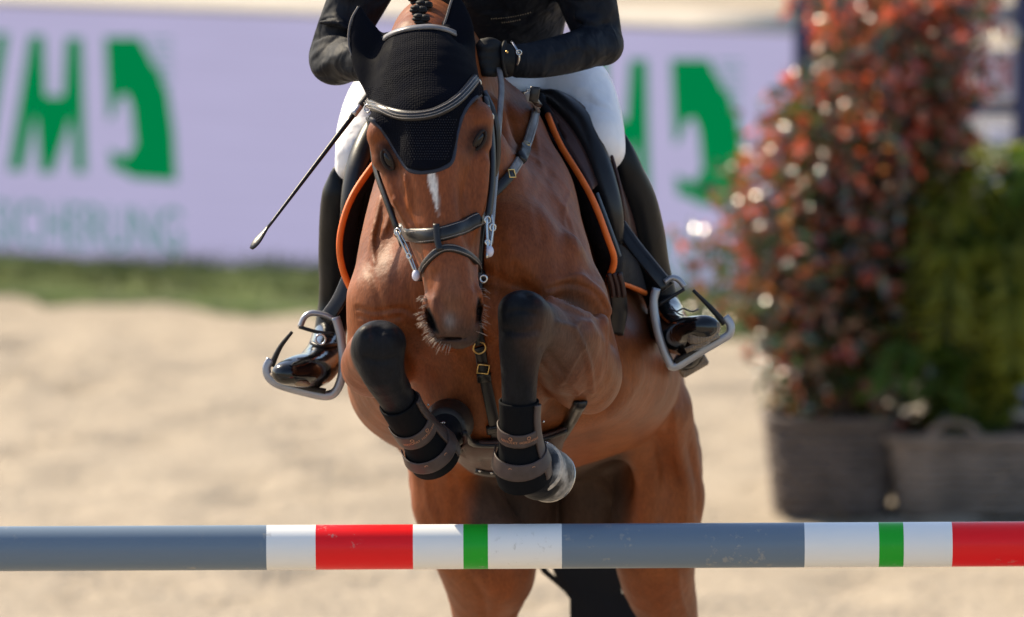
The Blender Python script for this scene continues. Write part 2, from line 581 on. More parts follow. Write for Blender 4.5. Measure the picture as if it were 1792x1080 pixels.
M['hoof_old'] = mat('hoof_horn', (.10, .10, .105), .5, bump=[('noise', 90, .3, .002, (1, 1, 3))], var=(40, .35))
M['hoof'] = mat('striped_hoof_horn', (.1, .1, .1), .5, bump=[('noise', 90, .4, .002, (1, 1, 3))])
_n = M['hoof'].node_tree.nodes; _l = M['hoof'].node_tree.links
_t = _n.new('ShaderNodeTexNoise'); _t.inputs['Scale'].default_value = 26; _t.inputs['Detail'].default_value = 6; _l.new(_n['Texture Coordinate'].outputs['Object'], _t.inputs['Vector'])
_r = _n.new('ShaderNodeValToRGB'); _r.color_ramp.elements[0].position = .42; _r.color_ramp.elements[0].color = (.022, .023, .027, 1); _r.color_ramp.elements[1].position = .62; _r.color_ramp.elements[1].color = (.40, .37, .33, 1)
_l.new(_t.outputs['Fac'], _r.inputs[0]); _l.new(_r.outputs[0], _n['Principled BSDF'].inputs['Base Color'])
M['hoof_dark'] = mat('dark_hoof_horn', (.016, .014, .013), .5, bump=[('noise', 90, .3, .002, (1, 1, 3))], var=(40, .35))
M['eye'] = mat('horse_eye', (.006, .004, .004), .1, spec=.35)
M['gold'] = mat('gold_print', (.50, .38, .25), .4, metal=.4)
M['copper'] = mat('copper_print', (.42, .2, .11), .45, metal=.3)
# ------------------------------------------------------------------ setting
def sand_material():
    m = mat('arena_sand', (.345, .29, .222), .95, spec=.15)
    n = m.node_tree.nodes; l = m.node_tree.links; b = n['Principled BSDF']
    tc = n['Texture Coordinate']; cur = None
    for sc, am, st in ((.9, .07, (1, .6, 1)), (5, .09, (1, 1, 1)), (40, .14, (1, 1, 1)), (400, .2, (1, 1, 1))):
        mp = n.new('ShaderNodeMapping'); mp.inputs['Scale'].default_value = st; l.new(tc.outputs['Object'], mp.inputs[0])
        t = n.new('ShaderNodeTexNoise'); t.inputs['Scale'].default_value = sc; t.inputs['Detail'].default_value = 6; l.new(mp.outputs[0], t.inputs['Vector'])
        rp = n.new('ShaderNodeMapRange'); rp.inputs[1].default_value = .3; rp.inputs[2].default_value = .7; rp.inputs[3].default_value = 1 - am; rp.inputs[4].default_value = 1 + am
        l.new(t.outputs['Fac'], rp.inputs[0])
        mx = n.new('ShaderNodeMixRGB'); mx.blend_type = 'MULTIPLY'; mx.inputs[0].default_value = 1
        if cur is None: mx.inputs[1].default_value = (.345, .29, .222, 1)
        else: l.new(cur, mx.inputs[1])
        l.new(rp.outputs[0], mx.inputs[2]); cur = mx.outputs[0]
    l.new(cur, b.inputs['Base Color'])
    t = n.new('ShaderNodeTexNoise'); t.inputs['Scale'].default_value = 26; t.inputs['Detail'].default_value = 7; l.new(tc.outputs['Object'], t.inputs['Vector'])
    bu = n.new('ShaderNodeBump'); bu.inputs['Strength'].default_value = .8; bu.inputs['Distance'].default_value = .03
    l.new(t.outputs['Fac'], bu.inputs['Height']); l.new(bu.outputs[0], b.inputs['Normal'])
    return m
M['sand'] = sand_material()

def vnoise(x, y, seed):
    r = np.random.default_rng(seed).random((64, 64))
    xi = np.floor(x).astype(int); yi = np.floor(y).astype(int); fx = x - xi; fy = y - yi
    fx = fx * fx * (3 - 2 * fx); fy = fy * fy * (3 - 2 * fy)
    g = lambda i, j: r[i % 64, j % 64]
    return (g(xi, yi) * (1 - fx) + g(xi + 1, yi) * fx) * (1 - fy) + (g(xi, yi + 1) * (1 - fx) + g(xi + 1, yi + 1) * fx) * fy

# one sheet: fine and trampled in the arena, coarse out to the horizon
xs = np.concatenate([np.linspace(-600, -9, 14), np.arange(-8, 8.01, .09), np.linspace(9, 600, 14)])
ys = np.concatenate([np.linspace(-600, -20, 12), np.arange(-3, 17.0, .09), np.linspace(18, 900, 16)])
gx, gy = np.meshgrid(xs, ys, indexing='ij')
gz = .03 * (vnoise(gx * 1.6, gy * 1.6, 1) - .5) + .035 * (vnoise(gx * 4, gy * 4, 2) - .5) + .022 * (vnoise(gx * 9, gy * 9, 3) - .5)
hp = np.random.default_rng(5)
for _ in range(520):                              # hoof prints
    cx, cy = hp.uniform(-3.5, 3.5), hp.uniform(-1, 15); r = hp.uniform(.08, .14)
    d2 = (gx - cx) ** 2 + (gy - cy) ** 2
    gz += -.035 * np.exp(-d2 / r ** 2) + .013 * np.exp(-(np.sqrt(d2) - r * 1.7) ** 2 / (r * .5) ** 2)
inside = (np.abs(gx) < 8.2) & (gy > -3.1) & (gy < 17.1)
gz = np.where(inside, gz, 0.0) - .01
Vs = np.stack([gx.ravel(), gy.ravel(), gz.ravel()], 1)
nx, ny = len(xs), len(ys)
ii, jj = np.meshgrid(np.arange(nx - 1), np.arange(ny - 1), indexing='ij')
b0 = (ii * ny + jj).ravel()
Fs = np.stack([b0, b0 + ny, b0 + ny + 1, b0 + 1], 1)
ground = mobj('sand_ground', Vs, Fs, M['sand'], org=(0, 0, 0)); tag(ground, kind='structure')

# LED banner line
BA = G(0, 468); BB = G(1300, 535)
bdir = (BB - BA); bdir.z = 0; bdir.normalize()
bn = Vector((bdir.y, -bdir.x, 0))                 # towards the camera
if bn.y > 0: bn = -bn
def bpt(px, py, off=0.0): return on_plane(px, py, BA + bn * off, bn)
b_end = bpt(1392, 300); b_start = bpt(0, 300) - bdir * 7.0
b_end.z = 0; b_start.z = 0
b_top = (bpt(0, 3).z + bpt(1085, 43).z) / 2
L = (b_end - b_start).length

# grey path and planting beyond the banner
pathm = mat('grey_asphalt_path', (.11, .105, .115), .9, var=(6, .2), bump=[('noise', 300, .4, .003, (1, 1, 1))])
mb = MB()
c0 = BA - bn * 1.6; 
mb.add([c0 - bdir * 40 + Vector((0, 0, .012)), c0 + bdir * 40 + Vector((0, 0, .012)), c0 + bdir * 40 - bn * 7 + Vector((0, 0, .012)), c0 - bdir * 40 - bn * 7 + Vector((0, 0, .012))], [(0, 1, 2, 3)])
tag(mb.build('path', pathm, smooth=False), kind='structure')

ledm = mat('led_screen', (.03, .03, .035), .5, emit=((.66, .61, .93), .40))
n_ = ledm.node_tree.nodes; l_ = ledm.node_tree.links
tc_ = n_['Texture Coordinate']; wv = n_.new('ShaderNodeTexWave'); wv.bands_direction = 'Z'; wv.inputs['Scale'].default_value = 9; wv.inputs['Distortion'].default_value = .6
l_.new(tc_.outputs['Object'], wv.inputs['Vector'])
nz = n_.new('ShaderNodeTexNoise'); nz.inputs['Scale'].default_value = 14; mpz = n_.new('ShaderNodeMapping'); mpz.inputs['Scale'].default_value = (.15, .15, 4)
l_.new(tc_.outputs['Object'], mpz.inputs[0]); l_.new(mpz.outputs[0], nz.inputs['Vector'])
ad = n_.new('ShaderNodeMath'); ad.operation = 'MULTIPLY_ADD'; ad.inputs[1].default_value = .07; ad.inputs[2].default_value = .33
ad2 = n_.new('ShaderNodeMath'); ad2.operation = 'MULTIPLY_ADD'; ad2.inputs[1].default_value = .018
l_.new(nz.outputs['Fac'], ad.inputs[0]); l_.new(wv.outputs['Fac'], ad2.inputs[0]); l_.new(ad.outputs[0], ad2.inputs[2])
l_.new(ad2.outputs[0], n_['Principled BSDF'].inputs['Emission Strength'])
greenm = mat('led_green', (.0, .01, .004), .8, spec=0, emit=((.0, .31, .09), .40))
tealm = mat('led_teal', (.0, .01, .006), .8, spec=0, emit=((.09, .33, .26), .46))
creamm = mat('cream_cover', (.52, .46, .38), .7, var=(8, .08), bump=[('noise', 12, .3, .01, (1, 1, 1))])
cabm = mat('dark_cabinet', (.03, .03, .035), .6)
banner = empty('led_banner', b_start.lerp(b_end, .5), 'long lavender LED advertising banner with green letters and square emblem', 'banner')
Rb = Matrix((bdir, -bn, Vector((0, 0, 1)))).transposed()
mb = MB(); mb.box(b_start.lerp(b_end, .5) - bn * .07 + Vector((0, 0, b_top / 2 + .02)), L / 2, .06, b_top / 2 - .03, Rb); mb.build('cabinet', cabm, banner, False, .006)
npan = 12
for i in range(npan):                              # screen modules
    a = L * i / npan; mb = MB()
    mb.box(b_start + bdir * (a + L / npan / 2) + Vector((0, 0, b_top / 2 + .02)), L / npan / 2 - .0006, .008, b_top / 2 - .02, Rb)
    mb.build('screen_panel', ledm, banner, False)
# sloping cream cover along the top
mb = MB()
rows = []
for a in np.linspace(-.02, L + .01, 24):
    p = b_start + bdir * a
    rows.append([p + bn * .012 + Vector((0, 0, b_top - .012)), p + bn * .010 + Vector((0, 0, b_top + .006)), p - bn * .12 + Vector((0, 0, b_top + .055)), p - bn * .26 + Vector((0, 0, b_top + .03)), p - bn * .28 + Vector((0, 0, b_top - .02))])
mb.sheet(rows, .006); mb.build('top_cover', creamm, banner)
for a in np.linspace(.4, L - .4, 8):
    mb = MB(); p = b_start + bdir * a
    mb.tube([p - bn * .12 + Vector((0, 0, b_top * .8)), p - bn * .6 + Vector((0, 0, .0))], .02, 8)
    mb.build('prop', cabm, banner)

def flat(polys, name, m, off, dx=0.0, parent=banner):
    """flat shapes on the screen; polygons in photograph pixels of the left copy"""
    mb = MB()
    for poly in polys:
        P = [bpt(x, y, off) + bdir * dx for x, y in poly]
        Q = [p - bn * .002 for p in P]; n = len(P)
        mb.add(P + Q, [tuple(range(n)), tuple(range(2 * n - 1, n - 1, -1))] + [(i, (i + 1) % n, n + (i + 1) % n, n + i) for i in range(n)])
    o = mb.build(name, m, parent, False)
    bm = bmesh.new(); bm.from_mesh(o.data); bmesh.ops.triangulate(bm, faces=[f for f in bm.faces if len(f.verts) > 4]); bm.to_mesh(o.data); bm.free()
    return o
def stroke(x0, y0, x1, y1, w): return [(x0 - w, y0), (x0 + w, y0), (x1 + w, y1), (x1 - w, y1)]
period = (bpt(1175, 200) - bpt(185, 160)).length
for q in (-2, -1, 0, 1):
    dx = q * period
    for poly in ([(52, 62), (76, 62), (80, 168), (110, 168), (116, 66), (143, 66), (150, 303), (130, 303), (125, 205), (92, 303), (70, 303), (62, 200), (40, 299), (14, 299)],
                 [(-8, 58), (14, 58), (-22, 298), (-48, 298), (-88, 56), (-64, 56), (-36, 225)],):
        flat([poly], 'letter', greenm, .012, dx)
    em = [(183, 65), (246, 65), (254, 86), (262, 96), (268, 112), (280, 124), (286, 146), (294, 160), (298, 190), (304, 228), (309, 318), (232, 312),
          (214, 300), (196, 297), (192, 262), (222, 275), (236, 252), (230, 190), (222, 166), (208, 170), (200, 200), (190, 212)]
    flat([em], 'emblem', greenm, .012, dx)
    for k in range(6):
        y = 68 + k * 15
        flat([[(256 + k * 6, y), (300, y), (300, y + 4), (258 + k * 6, y + 4)]], 'emblem_line', tealm, .012, dx)
    t = bpy.data.curves.new('word', 'FONT'); t.body = 'VERSICHERUNG'; t.align_x = 'RIGHT'; t.extrude = .001
    to = bpy.data.objects.new('word', t); C.objects.link(to)
    bpy.context.view_layer.update()
    me = bpy.data.meshes.new_from_object(to.evaluated_get(bpy.context.evaluated_depsgraph_get()))
    bpy.data.objects.remove(to)
    tv = np.array([v.co[:] for v in me.vertices])
    p0 = bpt(322, 442, .012); hgt = (bpt(322, 366, .012) - p0).z; wid = (bpt(322, 440) - bpt(0, 425)).length * 1.36
    sx = wid / (tv[:, 0].max() - tv[:, 0].min()); sz = hgt / tv[:, 1].max()
    W = np.array(p0 + bdir * dx) + np.outer(tv[:, 0] * sx, np.array(bdir)) + np.outer(tv[:, 1] * sz, [0, 0, 1]) + np.outer(tv[:, 2], np.array(bn))
    W = np.array([tuple(x) for x in W])
    mobj('lettering', W, [tuple(p.vertices) for p in me.polygons], tealm, banner, False)

# grass verge
grassm = mat('grass_blade', (.17, .19, .055), .6, var=(3, .3))
vergem = mat('grass_verge', (.10, .14, .035), .9, var=(4, .3), bump=[('noise', 40, .7, .03, (1, 1, 1))])
VW = (G(300, 484) - G(300, 534)).length
mb = MB(); rows = []
for a in np.linspace(-3, L + 6, 70):
    p = b_start + bdir * a; row = []
    for v in np.linspace(0, 1, 8):
        z = .008 + .05 * math.sin(v * math.pi) ** 1.0 * (0.6 + .7 * float(vnoise(np.array(a * 1.3), np.array(v * 2.), 9)))
        edge = .15 * float(vnoise(np.array(a * .9), np.array(3.), 11))
        row.append(p + bn * (-.5 + v * (.5 + VW * .86 + edge)) + Vector((0, 0, z - (.04 if v in (0, 1) else 0))))
    rows.append(row)
mb.sheet(rows, .02); tag(mb.build('grass_verge', vergem), kind='structure')
N = 16000
u = rng.uniform(0, L + 2, N); v = rng.uniform(.02, VW * .9, N)
base = np.array(b_start)[None] + np.outer(u, np.array(bdir)) + np.outer(v, np.array(bn))
base[:, 2] = .05
h_ = rng.uniform(.03, .09, N) * (.6 + .8 * vnoise(u * 1.1, v, 4)); an = rng.uniform(0, 6.28, N); le = rng.uniform(0, .05, N)
sd = np.stack([np.cos(an), np.sin(an), 0 * an], 1) * .006
tp = base + np.stack([np.sin(an) * le, np.cos(an) * le, h_], 1)
GV = np.stack([base - sd, base + sd, tp], 1).reshape(-1, 3)
GF = np.arange(3 * N).reshape(-1, 3)
tag(mobj('grass', GV, GF, grassm, smooth=False), 'green grass growing along the foot of the LED banner', 'grass', kind='stuff')

# ------------------------------------------------------------------ jump pole and its stands
def paint(name, col):
    m = mat(name, col, .34, spec=.25)
    n = m.node_tree.nodes; l = m.node_tree.links; b = n['Principled BSDF']; tc = n['Texture Coordinate']
    t = n.new('ShaderNodeTexNoise'); t.inputs['Scale'].default_value = 42; t.inputs['Detail'].default_value = 8; t.inputs['Roughness'].default_value = .7
    t2 = n.new('ShaderNodeTexNoise'); t2.inputs['Scale'].default_value = 7; t2.inputs['Detail'].default_value = 2
    for q in (t, t2): l.new(tc.outputs['Object'], q.inputs['Vector'])
    r1 = n.new('ShaderNodeMapRange'); r1.inputs[1].default_value = .58; r1.inputs[2].default_value = .64
    r2 = n.new('ShaderNodeMapRange'); r2.inputs[1].default_value = .53; r2.inputs[2].default_value = .60
    l.new(t.outputs['Fac'], r1.inputs[0]); l.new(t2.outputs['Fac'], r2.inputs[0])
    mu = n.new('ShaderNodeMath'); mu.operation = 'MULTIPLY'; l.new(r1.outputs[0], mu.inputs[0]); l.new(r2.outputs[0], mu.inputs[1])
    mu2 = n.new('ShaderNodeMath'); mu2.operation = 'MULTIPLY'; mu2.inputs[1].default_value = .45; l.new(mu.outputs[0], mu2.inputs[0])
    mx = n.new('ShaderNodeMixRGB'); mx.inputs[1].default_value = (*col, 1); mx.inputs[2].default_value = (.36, .34, .29, 1)
    l.new(mu2.outputs[0], mx.inputs[0]); l.new(mx.outputs[0], b.inputs['Base Color'])
    return m
PG = paint('grey_pole_paint', (.14, .19, .25)); PW = paint('white_pole_paint', (.80, .80, .78)); PR = paint('red_pole_paint', (.80, .010, .014)); PN = paint('green_pole_paint', (.012, .36, .022))
def pole_pt(px): return F(px, 960.5 - px * (8.5 / 1792), .0)
pole = empty('jump_pole', pole_pt(896), 'striped grey, white, red and green jump pole the horse is clearing', 'jump pole')
bands = [(-460, -45, PG), (-45, 0, PG), (0, 467, PG), (467, 553, PW), (553, 723, PR), (723, 811, PW), (811, 854, PN), (854, 983, PW), (983, 1407, PG), (1407, 1537, PW), (1537, 1580, PN), (1580, 1665, PW), (1665, 1835, PR), (1835, 1920, PW), (1920, 2330, PG)]
bands = [(-640, -540, PW), (-540, 467, PG)] + bands[3:-1] + [(1920, 2480, PG)]
rp_ = rad(39.3)
for a, b, m_ in bands:
    mb = MB(); mb.tube([pole_pt(a), pole_pt((a + b) / 2), pole_pt(b)], rp_, 48, caps=(a < -600 or b > 2400))
    mb.build('pole_band', m_, pole)
steelm = mat('jump_cup_steel', (.3, .3, .32), .4, metal=.8)
whitem = mat('white_wood', (.75, .75, .75), .5, var=(6, .1))
for sx, px in ((-1, -610), (1, 2450)):
    p = pole_pt(px); st = empty('jump_stand', (p.x, p.y, 0), 'white jump stand holding the %s end of the striped pole' % ('far grey-tipped' if sx > 0 else 'white-tipped'), 'jump stand', 'stands carrying the striped pole')
    mb = MB(); mb.box((p.x + sx * .04, p.y + .10, .85), .045, .045, .82); mb.build('post', whitem, st, False, .006)
    mb = MB(); mb.box((p.x + sx * .62, p.y + .10, .70), .045, .045, .67); mb.build('post', whitem, st, False, .006)
    for z in (.3, .55, .8, 1.05):
        mb = MB(); mb.box((p.x + sx * .33, p.y + .10, z), .243, .02, .04); mb.build('rail', whitem, st, False, .004)
    for q in (.04, .62):
        mb = MB(); mb.box((p.x + sx * q, p.y + .10, .025), .04, .32, .022); mb.build('foot', whitem, st, False, .006)
    mb = MB(); mb.sheet([[p + Vector((dx, .058 * math.sin(a), -.058 * math.cos(a))) for a in np.linspace(-.9, 1.2, 8)] for dx in (-.03, .03)], .008); mb.build('jump_cup', steelm, st)
# ------------------------------------------------------------------ horse
EYES = ((679, 280, -.45, .89, -1), (838, 246, .55, .83, 1))
head_prims = [
    chain([(738, 92, .03, 62, 70), (746, 150, -.03, 86, 92), (753, 215, -.07, 95, 104), (760, 285, -.09, 87, 106), (769, 345, -.11, 78, 96),
           (777, 405, -.14, 64, 78), (786, 465, -.18, 51, 60), (792, 520, -.21, 47, 52), (795, 562, -.22, 45, 46)], k=.02, sub=4),
    ell(704, 300, -.02, 35, 95, 70, k=.04, roll=8), ell(824, 290, -.02, 36, 95, 70, k=.04, roll=4),      # jowls
    ell(664, 232, -.125, 22, 30, 34, k=.025, roll=-15), ell(842, 208, -.125, 22, 30, 34, k=.025, roll=12),   # brow bones
    chain([(684, 300, -.15, 15), (700, 350, -.17, 13), (722, 400, -.19, 9)], k=.025),                        # facial crests
    chain([(843, 285, -.15, 15), (840, 345, -.17, 13), (832, 395, -.19, 9)], k=.025),
    chain([(752, 200, -.165, 34, 20), (765, 330, -.205, 32, 17), (780, 440, -.235, 26, 15), (790, 510, -.25, 22, 14)], k=.05),   # nose bone
    ell(671, 278, -.125, 20, 22, 30, k=.02, roll=-30), ell(840, 248, -.125, 20, 22, 30, k=.02, roll=30), chain([(655, 262, -.13, 5), (666, 258, -.155, 6), (682, 268, -.17, 6), (692, 288, -.172, 5)], k=.012), chain([(853, 232, -.13, 5), (844, 230, -.155, 6), (829, 242, -.17, 6), (822, 262, -.172, 5)], k=.012), chain([(704, 300, -.20, 3), (712, 330, -.205, 3.2), (716, 362, -.205, 3)], k=.012), chain([(822, 285, -.205, 3), (826, 320, -.205, 3), (822, 355, -.21, 3)], k=.012),                        # eye mounds
    ell(822, 345, -.215, 9, 42, 14, k=.04, op='sub', roll=4), ell(832, 430, -.22, 8, 26, 12, k=.03, op='sub', roll=10),
    ell(760, 552, -.240, 20, 36, 30, k=.016, roll=18), ell(830, 540, -.240, 18, 38, 30, k=.016, roll=-5), ell(767, 548, -.268, 8, 30, 9, k=.01, roll=20), ell(826, 538, -.268, 7, 30, 9, k=.01, roll=-5),      # nostril rims
    ell(793, 578, -.215, 36, 24, 36, k=.02), ell(795, 590, -.19, 30, 18, 34, k=.015),                        # lips, chin
    ell(812, 586, -.215, 20, 18, 30, k=.02),
    ell(788, 604, -.20, 34, 3, 20, k=.008, op='sub', roll=4),
    ell(753, 560, -.258, 5, 24, 26, k=.012, roll=24, op='sub'), ell(838, 545, -.256, 4, 24, 26, k=.012, roll=-8, op='sub'), ell(797, 591, -.245, 30, 2.2, 16, k=.008, op='sub', roll=3),
    ell(690, 235, -.20, 14, 26, 14, k=.03, op='sub', roll=-10), ell(816, 222, -.20, 14, 26, 14, k=.03, op='sub', roll=10),
    ell(690, 300, -.19, 10, 16, 12, k=.02, op='sub', roll=-20),
]
neck_prims = [
    chain([(742, 95, .06, 62, 75), (750, 110, .2, 72, 118), (782, 165, .36, 80, 150), (822, 245, .50, 88, 165), (862, 330, .62, 110, 170)], k=.03, sub=4),
    chain([(745, 150, .08, 60, 70), (775, 250, .16, 95, 90), (815, 370, .26, 135, 100), (845, 470, .33, 165, 100)], k=.06, sub=3),
    ell(880, 265, .62, 66, 105, 180, k=.06),
]
trunk_prims = [
    chain([(848, 500, .27, 165, 165), (850, 470, .45, 168, 262), (872, 535, .72, 200, 275), (900, 570, 1.05, 238, 262), (935, 610, 1.35, 245, 232), (965, 660, 1.60, 225, 190), (978, 700, 1.80, 160, 150)], k=.05, sub=3),
    chain([(735, 640, .62, 100), (718, 668, .90, 108), (775, 690, 1.2, 110)], k=.09, sub=3),
    chain([(1020, 640, .62, 105), (1076, 652, .95, 110), (1066, 670, 1.2, 110)], k=.09, sub=3),
    # shoulders and breast
    chain([(748, 235, .50, 62), (718, 330, .38, 64), (702, 430, .28, 73), (695, 520, .22, 80)], k=.05, sub=3),
    chain([(872, 255, .55, 74), (922, 340, .42, 78), (940, 430, .31, 80), (972, 520, .22, 84)], k=.05, sub=3),
    ell(765, 490, .16, 80, 110, 80, k=.05, roll=-8), ell(900, 450, .15, 88, 110, 80, k=.05, roll=12),
    ell(835, 660, .34, 120, 130, 150, k=.08), ell(838, 560, .18, 60, 80, 70, k=.05),
    ell(830, 470, .045, 5, 90, 30, k=.05, op='sub'),
]
legL_fore = chain([(664, 613, -.13, 48, 46), (672, 648, -.12, 42), (690, 690, -.075, 32), (714, 732, -.03, 28), (740, 768, .01, 31), (754, 786, .03, 36), (772, 768, .085, 31), (783, 745, .12, 34)], k=.02, sub=3)
legR_fore = chain([(914, 560, -.13, 47, 46), (912, 600, -.13, 42), (909, 650, -.12, 32), (908, 710, -.095, 28), (909, 765, -.06, 31), (912, 806, -.04, 38), (928, 824, -.005, 40), (943, 832, .03, 44)], k=.02, sub=3)
leg_prims = [
    chain([(690, 540, .2, 78), (664, 625, .22, 60), (652, 640, .12, 56), (656, 622, .0, 51), (663, 613, -.10, 46)], k=.045, sub=3),
    legL_fore,
    ell(664, 600, -.145, 44, 38, 40, k=.02),
    chain([(978, 550, .22, 84), (1008, 620, .30, 74), (1022, 655, .24, 66), (1000, 625, .10, 66), (958, 588, -.02, 56), (920, 562, -.11, 46)], k=.04, sub=3),
    ell(1040, 668, .24, 34, 52, 50, k=.03, roll=-10), ell(1000, 575, .03, 50, 30, 60, k=.03, roll=-25), ell(985, 650, .06, 40, 34, 60, k=.025, roll=20),
    chain([(968, 545, -.03, 10), (1010, 565, .02, 10), (1045, 610, .08, 9)], k=.02, sub=3),
    legR_fore,
    ell(914, 550, -.145, 44, 40, 40, k=.02),
    # hind legs
    chain([(870, 690, 1.62, 125), (812, 790, 1.52, 96), (798, 860, 1.42, 80), (822, 930, 1.36, 80), (850, 1005, 1.46, 76, 82), (847, 1080, 1.58, 55, 66), (846, 1190, 1.72, 42, 48), (848, 1310, 1.86, 36, 48), (848, 1360, 1.9, 38, 42),
           (850, 1450, 1.86, 27), (852, 1560, 1.80, 26), (853, 1625, 1.78, 31), (853, 1665, 1.70, 26), (853, 1690, 1.66, 34)], k=.05, sub=3),
    chain([(1060, 690, 1.62, 125), (1125, 780, 1.54, 100), (1150, 850, 1.45, 80), (1146, 930, 1.40, 78), (1150, 1005, 1.50, 66, 80), (1172, 1080, 1.62, 50, 64), (1180, 1190, 1.76, 40, 48), (1182, 1310, 1.9, 35, 48), (1182, 1360, 1.94, 38, 42),
           (1182, 1450, 1.9, 27), (1182, 1560, 1.84, 26), (1182, 1625, 1.82, 31), (1182, 1665, 1.74, 26), (1182, 1690, 1.70, 34)], k=.05, sub=3),
    ell(880, 985, 1.40, 55, 75, 90, k=.05),
    chain([(760, 740, 1.22, 60), (768, 800, 1.30, 52), (775, 870, 1.33, 45)], k=.06, sub=3),
    chain([(1165, 720, 1.22, 45), (1175, 790, 1.32, 48), (1180, 860, 1.36, 46)], k=.06, sub=3),
    chain([(800, 800, 1.20, 14), (792, 850, 1.26, 14), (800, 910, 1.30, 14)], k=.05, sub=2),
    chain([(1110, 780, 1.20, 14), (1125, 840, 1.27, 14), (1122, 900, 1.31, 14)], k=.05, sub=2),
    ell(965, 800, 1.66, 190, 170, 120, k=.05),
    ell(905, 880, 1.60, 60, 90, 80, k=.05), ell(1050, 880, 1.62, 60, 90, 80, k=.05),
    ell(976, 900, 1.50, 5, 120, 60, k=.04, op='sub'),
]
detail_prims = [
    # skin folds and veins
    chain([(716, 330, .13, 3.2), (708, 372, .135, 3.2), (712, 410, .12, 3), (700, 450, .12, 3)], k=.008, sub=3),
]
muscle_prims = [
    # pectorals, biceps, shoulder and neck muscles
    ell(985, 470, .17, 34, 60, 40, k=.03, roll=-15), chain([(925, 420, .155, 24), (952, 490, .10, 26), (950, 535, .06, 22)], k=.022, sub=3),
    ell(885, 545, .085, 52, 52, 36, k=.022), ell(782, 560, .085, 46, 58, 36, k=.022),
    chain([(698, 370, .27, 24), (680, 450, .21, 28), (682, 525, .15, 26)], k=.022, sub=3),
    chain([(856, 200, .32, 30), (880, 310, .27, 32), (900, 420, .18, 28)], k=.025, sub=3),
    chain([(905, 240, .42, 8), (928, 330, .34, 8), (955, 420, .25, 8)], k=.03, sub=3, op='sub'),
    # carpal bones and tendons, firmly outlined
    ell(646, 584, -.172, 17, 15, 12, k=.008), ell(680, 586, -.174, 17, 15, 12, k=.008), ell(642, 612, -.165, 16, 14, 14, k=.008), ell(682, 615, -.168, 17, 14, 14, k=.008), ell(664, 640, -.155, 30, 10, 14, k=.008),
    ell(897, 532, -.172, 17, 16, 12, k=.008), ell(932, 534, -.172, 17, 16, 12, k=.008), ell(894, 562, -.17, 17, 14, 12, k=.008), ell(934, 563, -.168, 17, 14, 13, k=.008), ell(913, 590, -.165, 30, 10, 12, k=.008),
    chain([(690, 640, -.12, 10), (712, 690, -.075, 9), (736, 740, -.02, 9)], k=.01, sub=3), chain([(652, 650, -.12, 9), (676, 700, -.075, 8), (706, 750, -.02, 8)], k=.01, sub=3),
    chain([(932, 600, -.13, 10), (930, 660, -.115, 9), (929, 720, -.09, 9)], k=.01, sub=3), chain([(890, 600, -.13, 9), (888, 660, -.115, 8), (888, 720, -.09, 8)], k=.01, sub=3),
    # carpal bones and tendons on the raised knees
    ell(648, 592, -.165, 20, 18, 18, k=.018), ell(682, 596, -.165, 20, 18, 18, k=.018), ell(668, 640, -.155, 26, 12, 14, k=.015),
    ell(896, 540, -.165, 20, 18, 18, k=.018), ell(932, 544, -.165, 20, 18, 18, k=.018), ell(913, 590, -.165, 28, 12, 14, k=.015),
    ell(864, 565, -.13, 5, 34, 20, k=.02, op='sub'), ell(716, 640, -.12, 5, 30, 20, k=.02, op='sub'),
    # forearm muscles, veins and elbow folds
    ell(1035, 590, .10, 26, 46, 40, k=.02, roll=-30), ell(990, 610, .02, 18, 50, 30, k=.02, roll=-35), ell(1052, 655, .20, 22, 40, 40, k=.02),
    chain([(962, 520, -.05, 6), (1005, 533, .0, 7), (1042, 565, .06, 6), (1058, 600, .12, 5)], k=.014, sub=3),
    chain([(975, 560, -.055, 3), (1000, 572, -.035, 5), (1018, 600, -.006, 5), (1030, 640, .052, 5), (1036, 680, .112, 4)], k=.012, sub=3),
    chain([(1000, 572, -.03, 3), (1012, 560, -.015, 3), (1030, 562, .02, 3)], k=.008, sub=3),
    chain([(950, 640, -.025, 4), (975, 655, -.008, 5), (1010, 690, .07, 5)], k=.012, sub=3),
    # breast and shoulder lines
    chain([(985, 490, .115, 6), (1020, 499, .125, 6), (1048, 517, .145, 6), (1062, 545, .17, 5)], k=.04, sub=3),
    ell(905, 505, .04, 60, 5, 30, k=.04, op='sub', roll=-20), ell(865, 560, .03, 5, 70, 22, k=.035, op='sub'), ell(735, 560, .03, 6, 60, 22, k=.035, op='sub', roll=10),
    chain([(664, 345, .25, 4), (658, 380, .22, 5), (650, 410, .2, 4), (652, 450, .18, 4)], k=.014, sub=3),
    chain([(690, 340, .25, 4), (682, 375, .21, 4), (672, 400, .19, 4)], k=.014, sub=3),
    # lines of the thighs
    chain([(1180, 720, 1.15, 5), (1186, 780, 1.22, 6), (1200, 850, 1.30, 6), (1200, 915, 1.34, 5)], k=.03, sub=3),
    chain([(1140, 780, 1.22, 5), (1150, 850, 1.28, 6), (1145, 915, 1.30, 5)], k=.03, sub=3),
]
hprims = trunk_prims + neck_prims + head_prims + leg_prims + muscle_prims
hf = Field(hprims, .0052)
def trunk_w(V):
    x, y, s_ = to_px(V)
    return sstep(.12, .3, s_)
HV, HQ = hf.mesh(7, trunk_w)
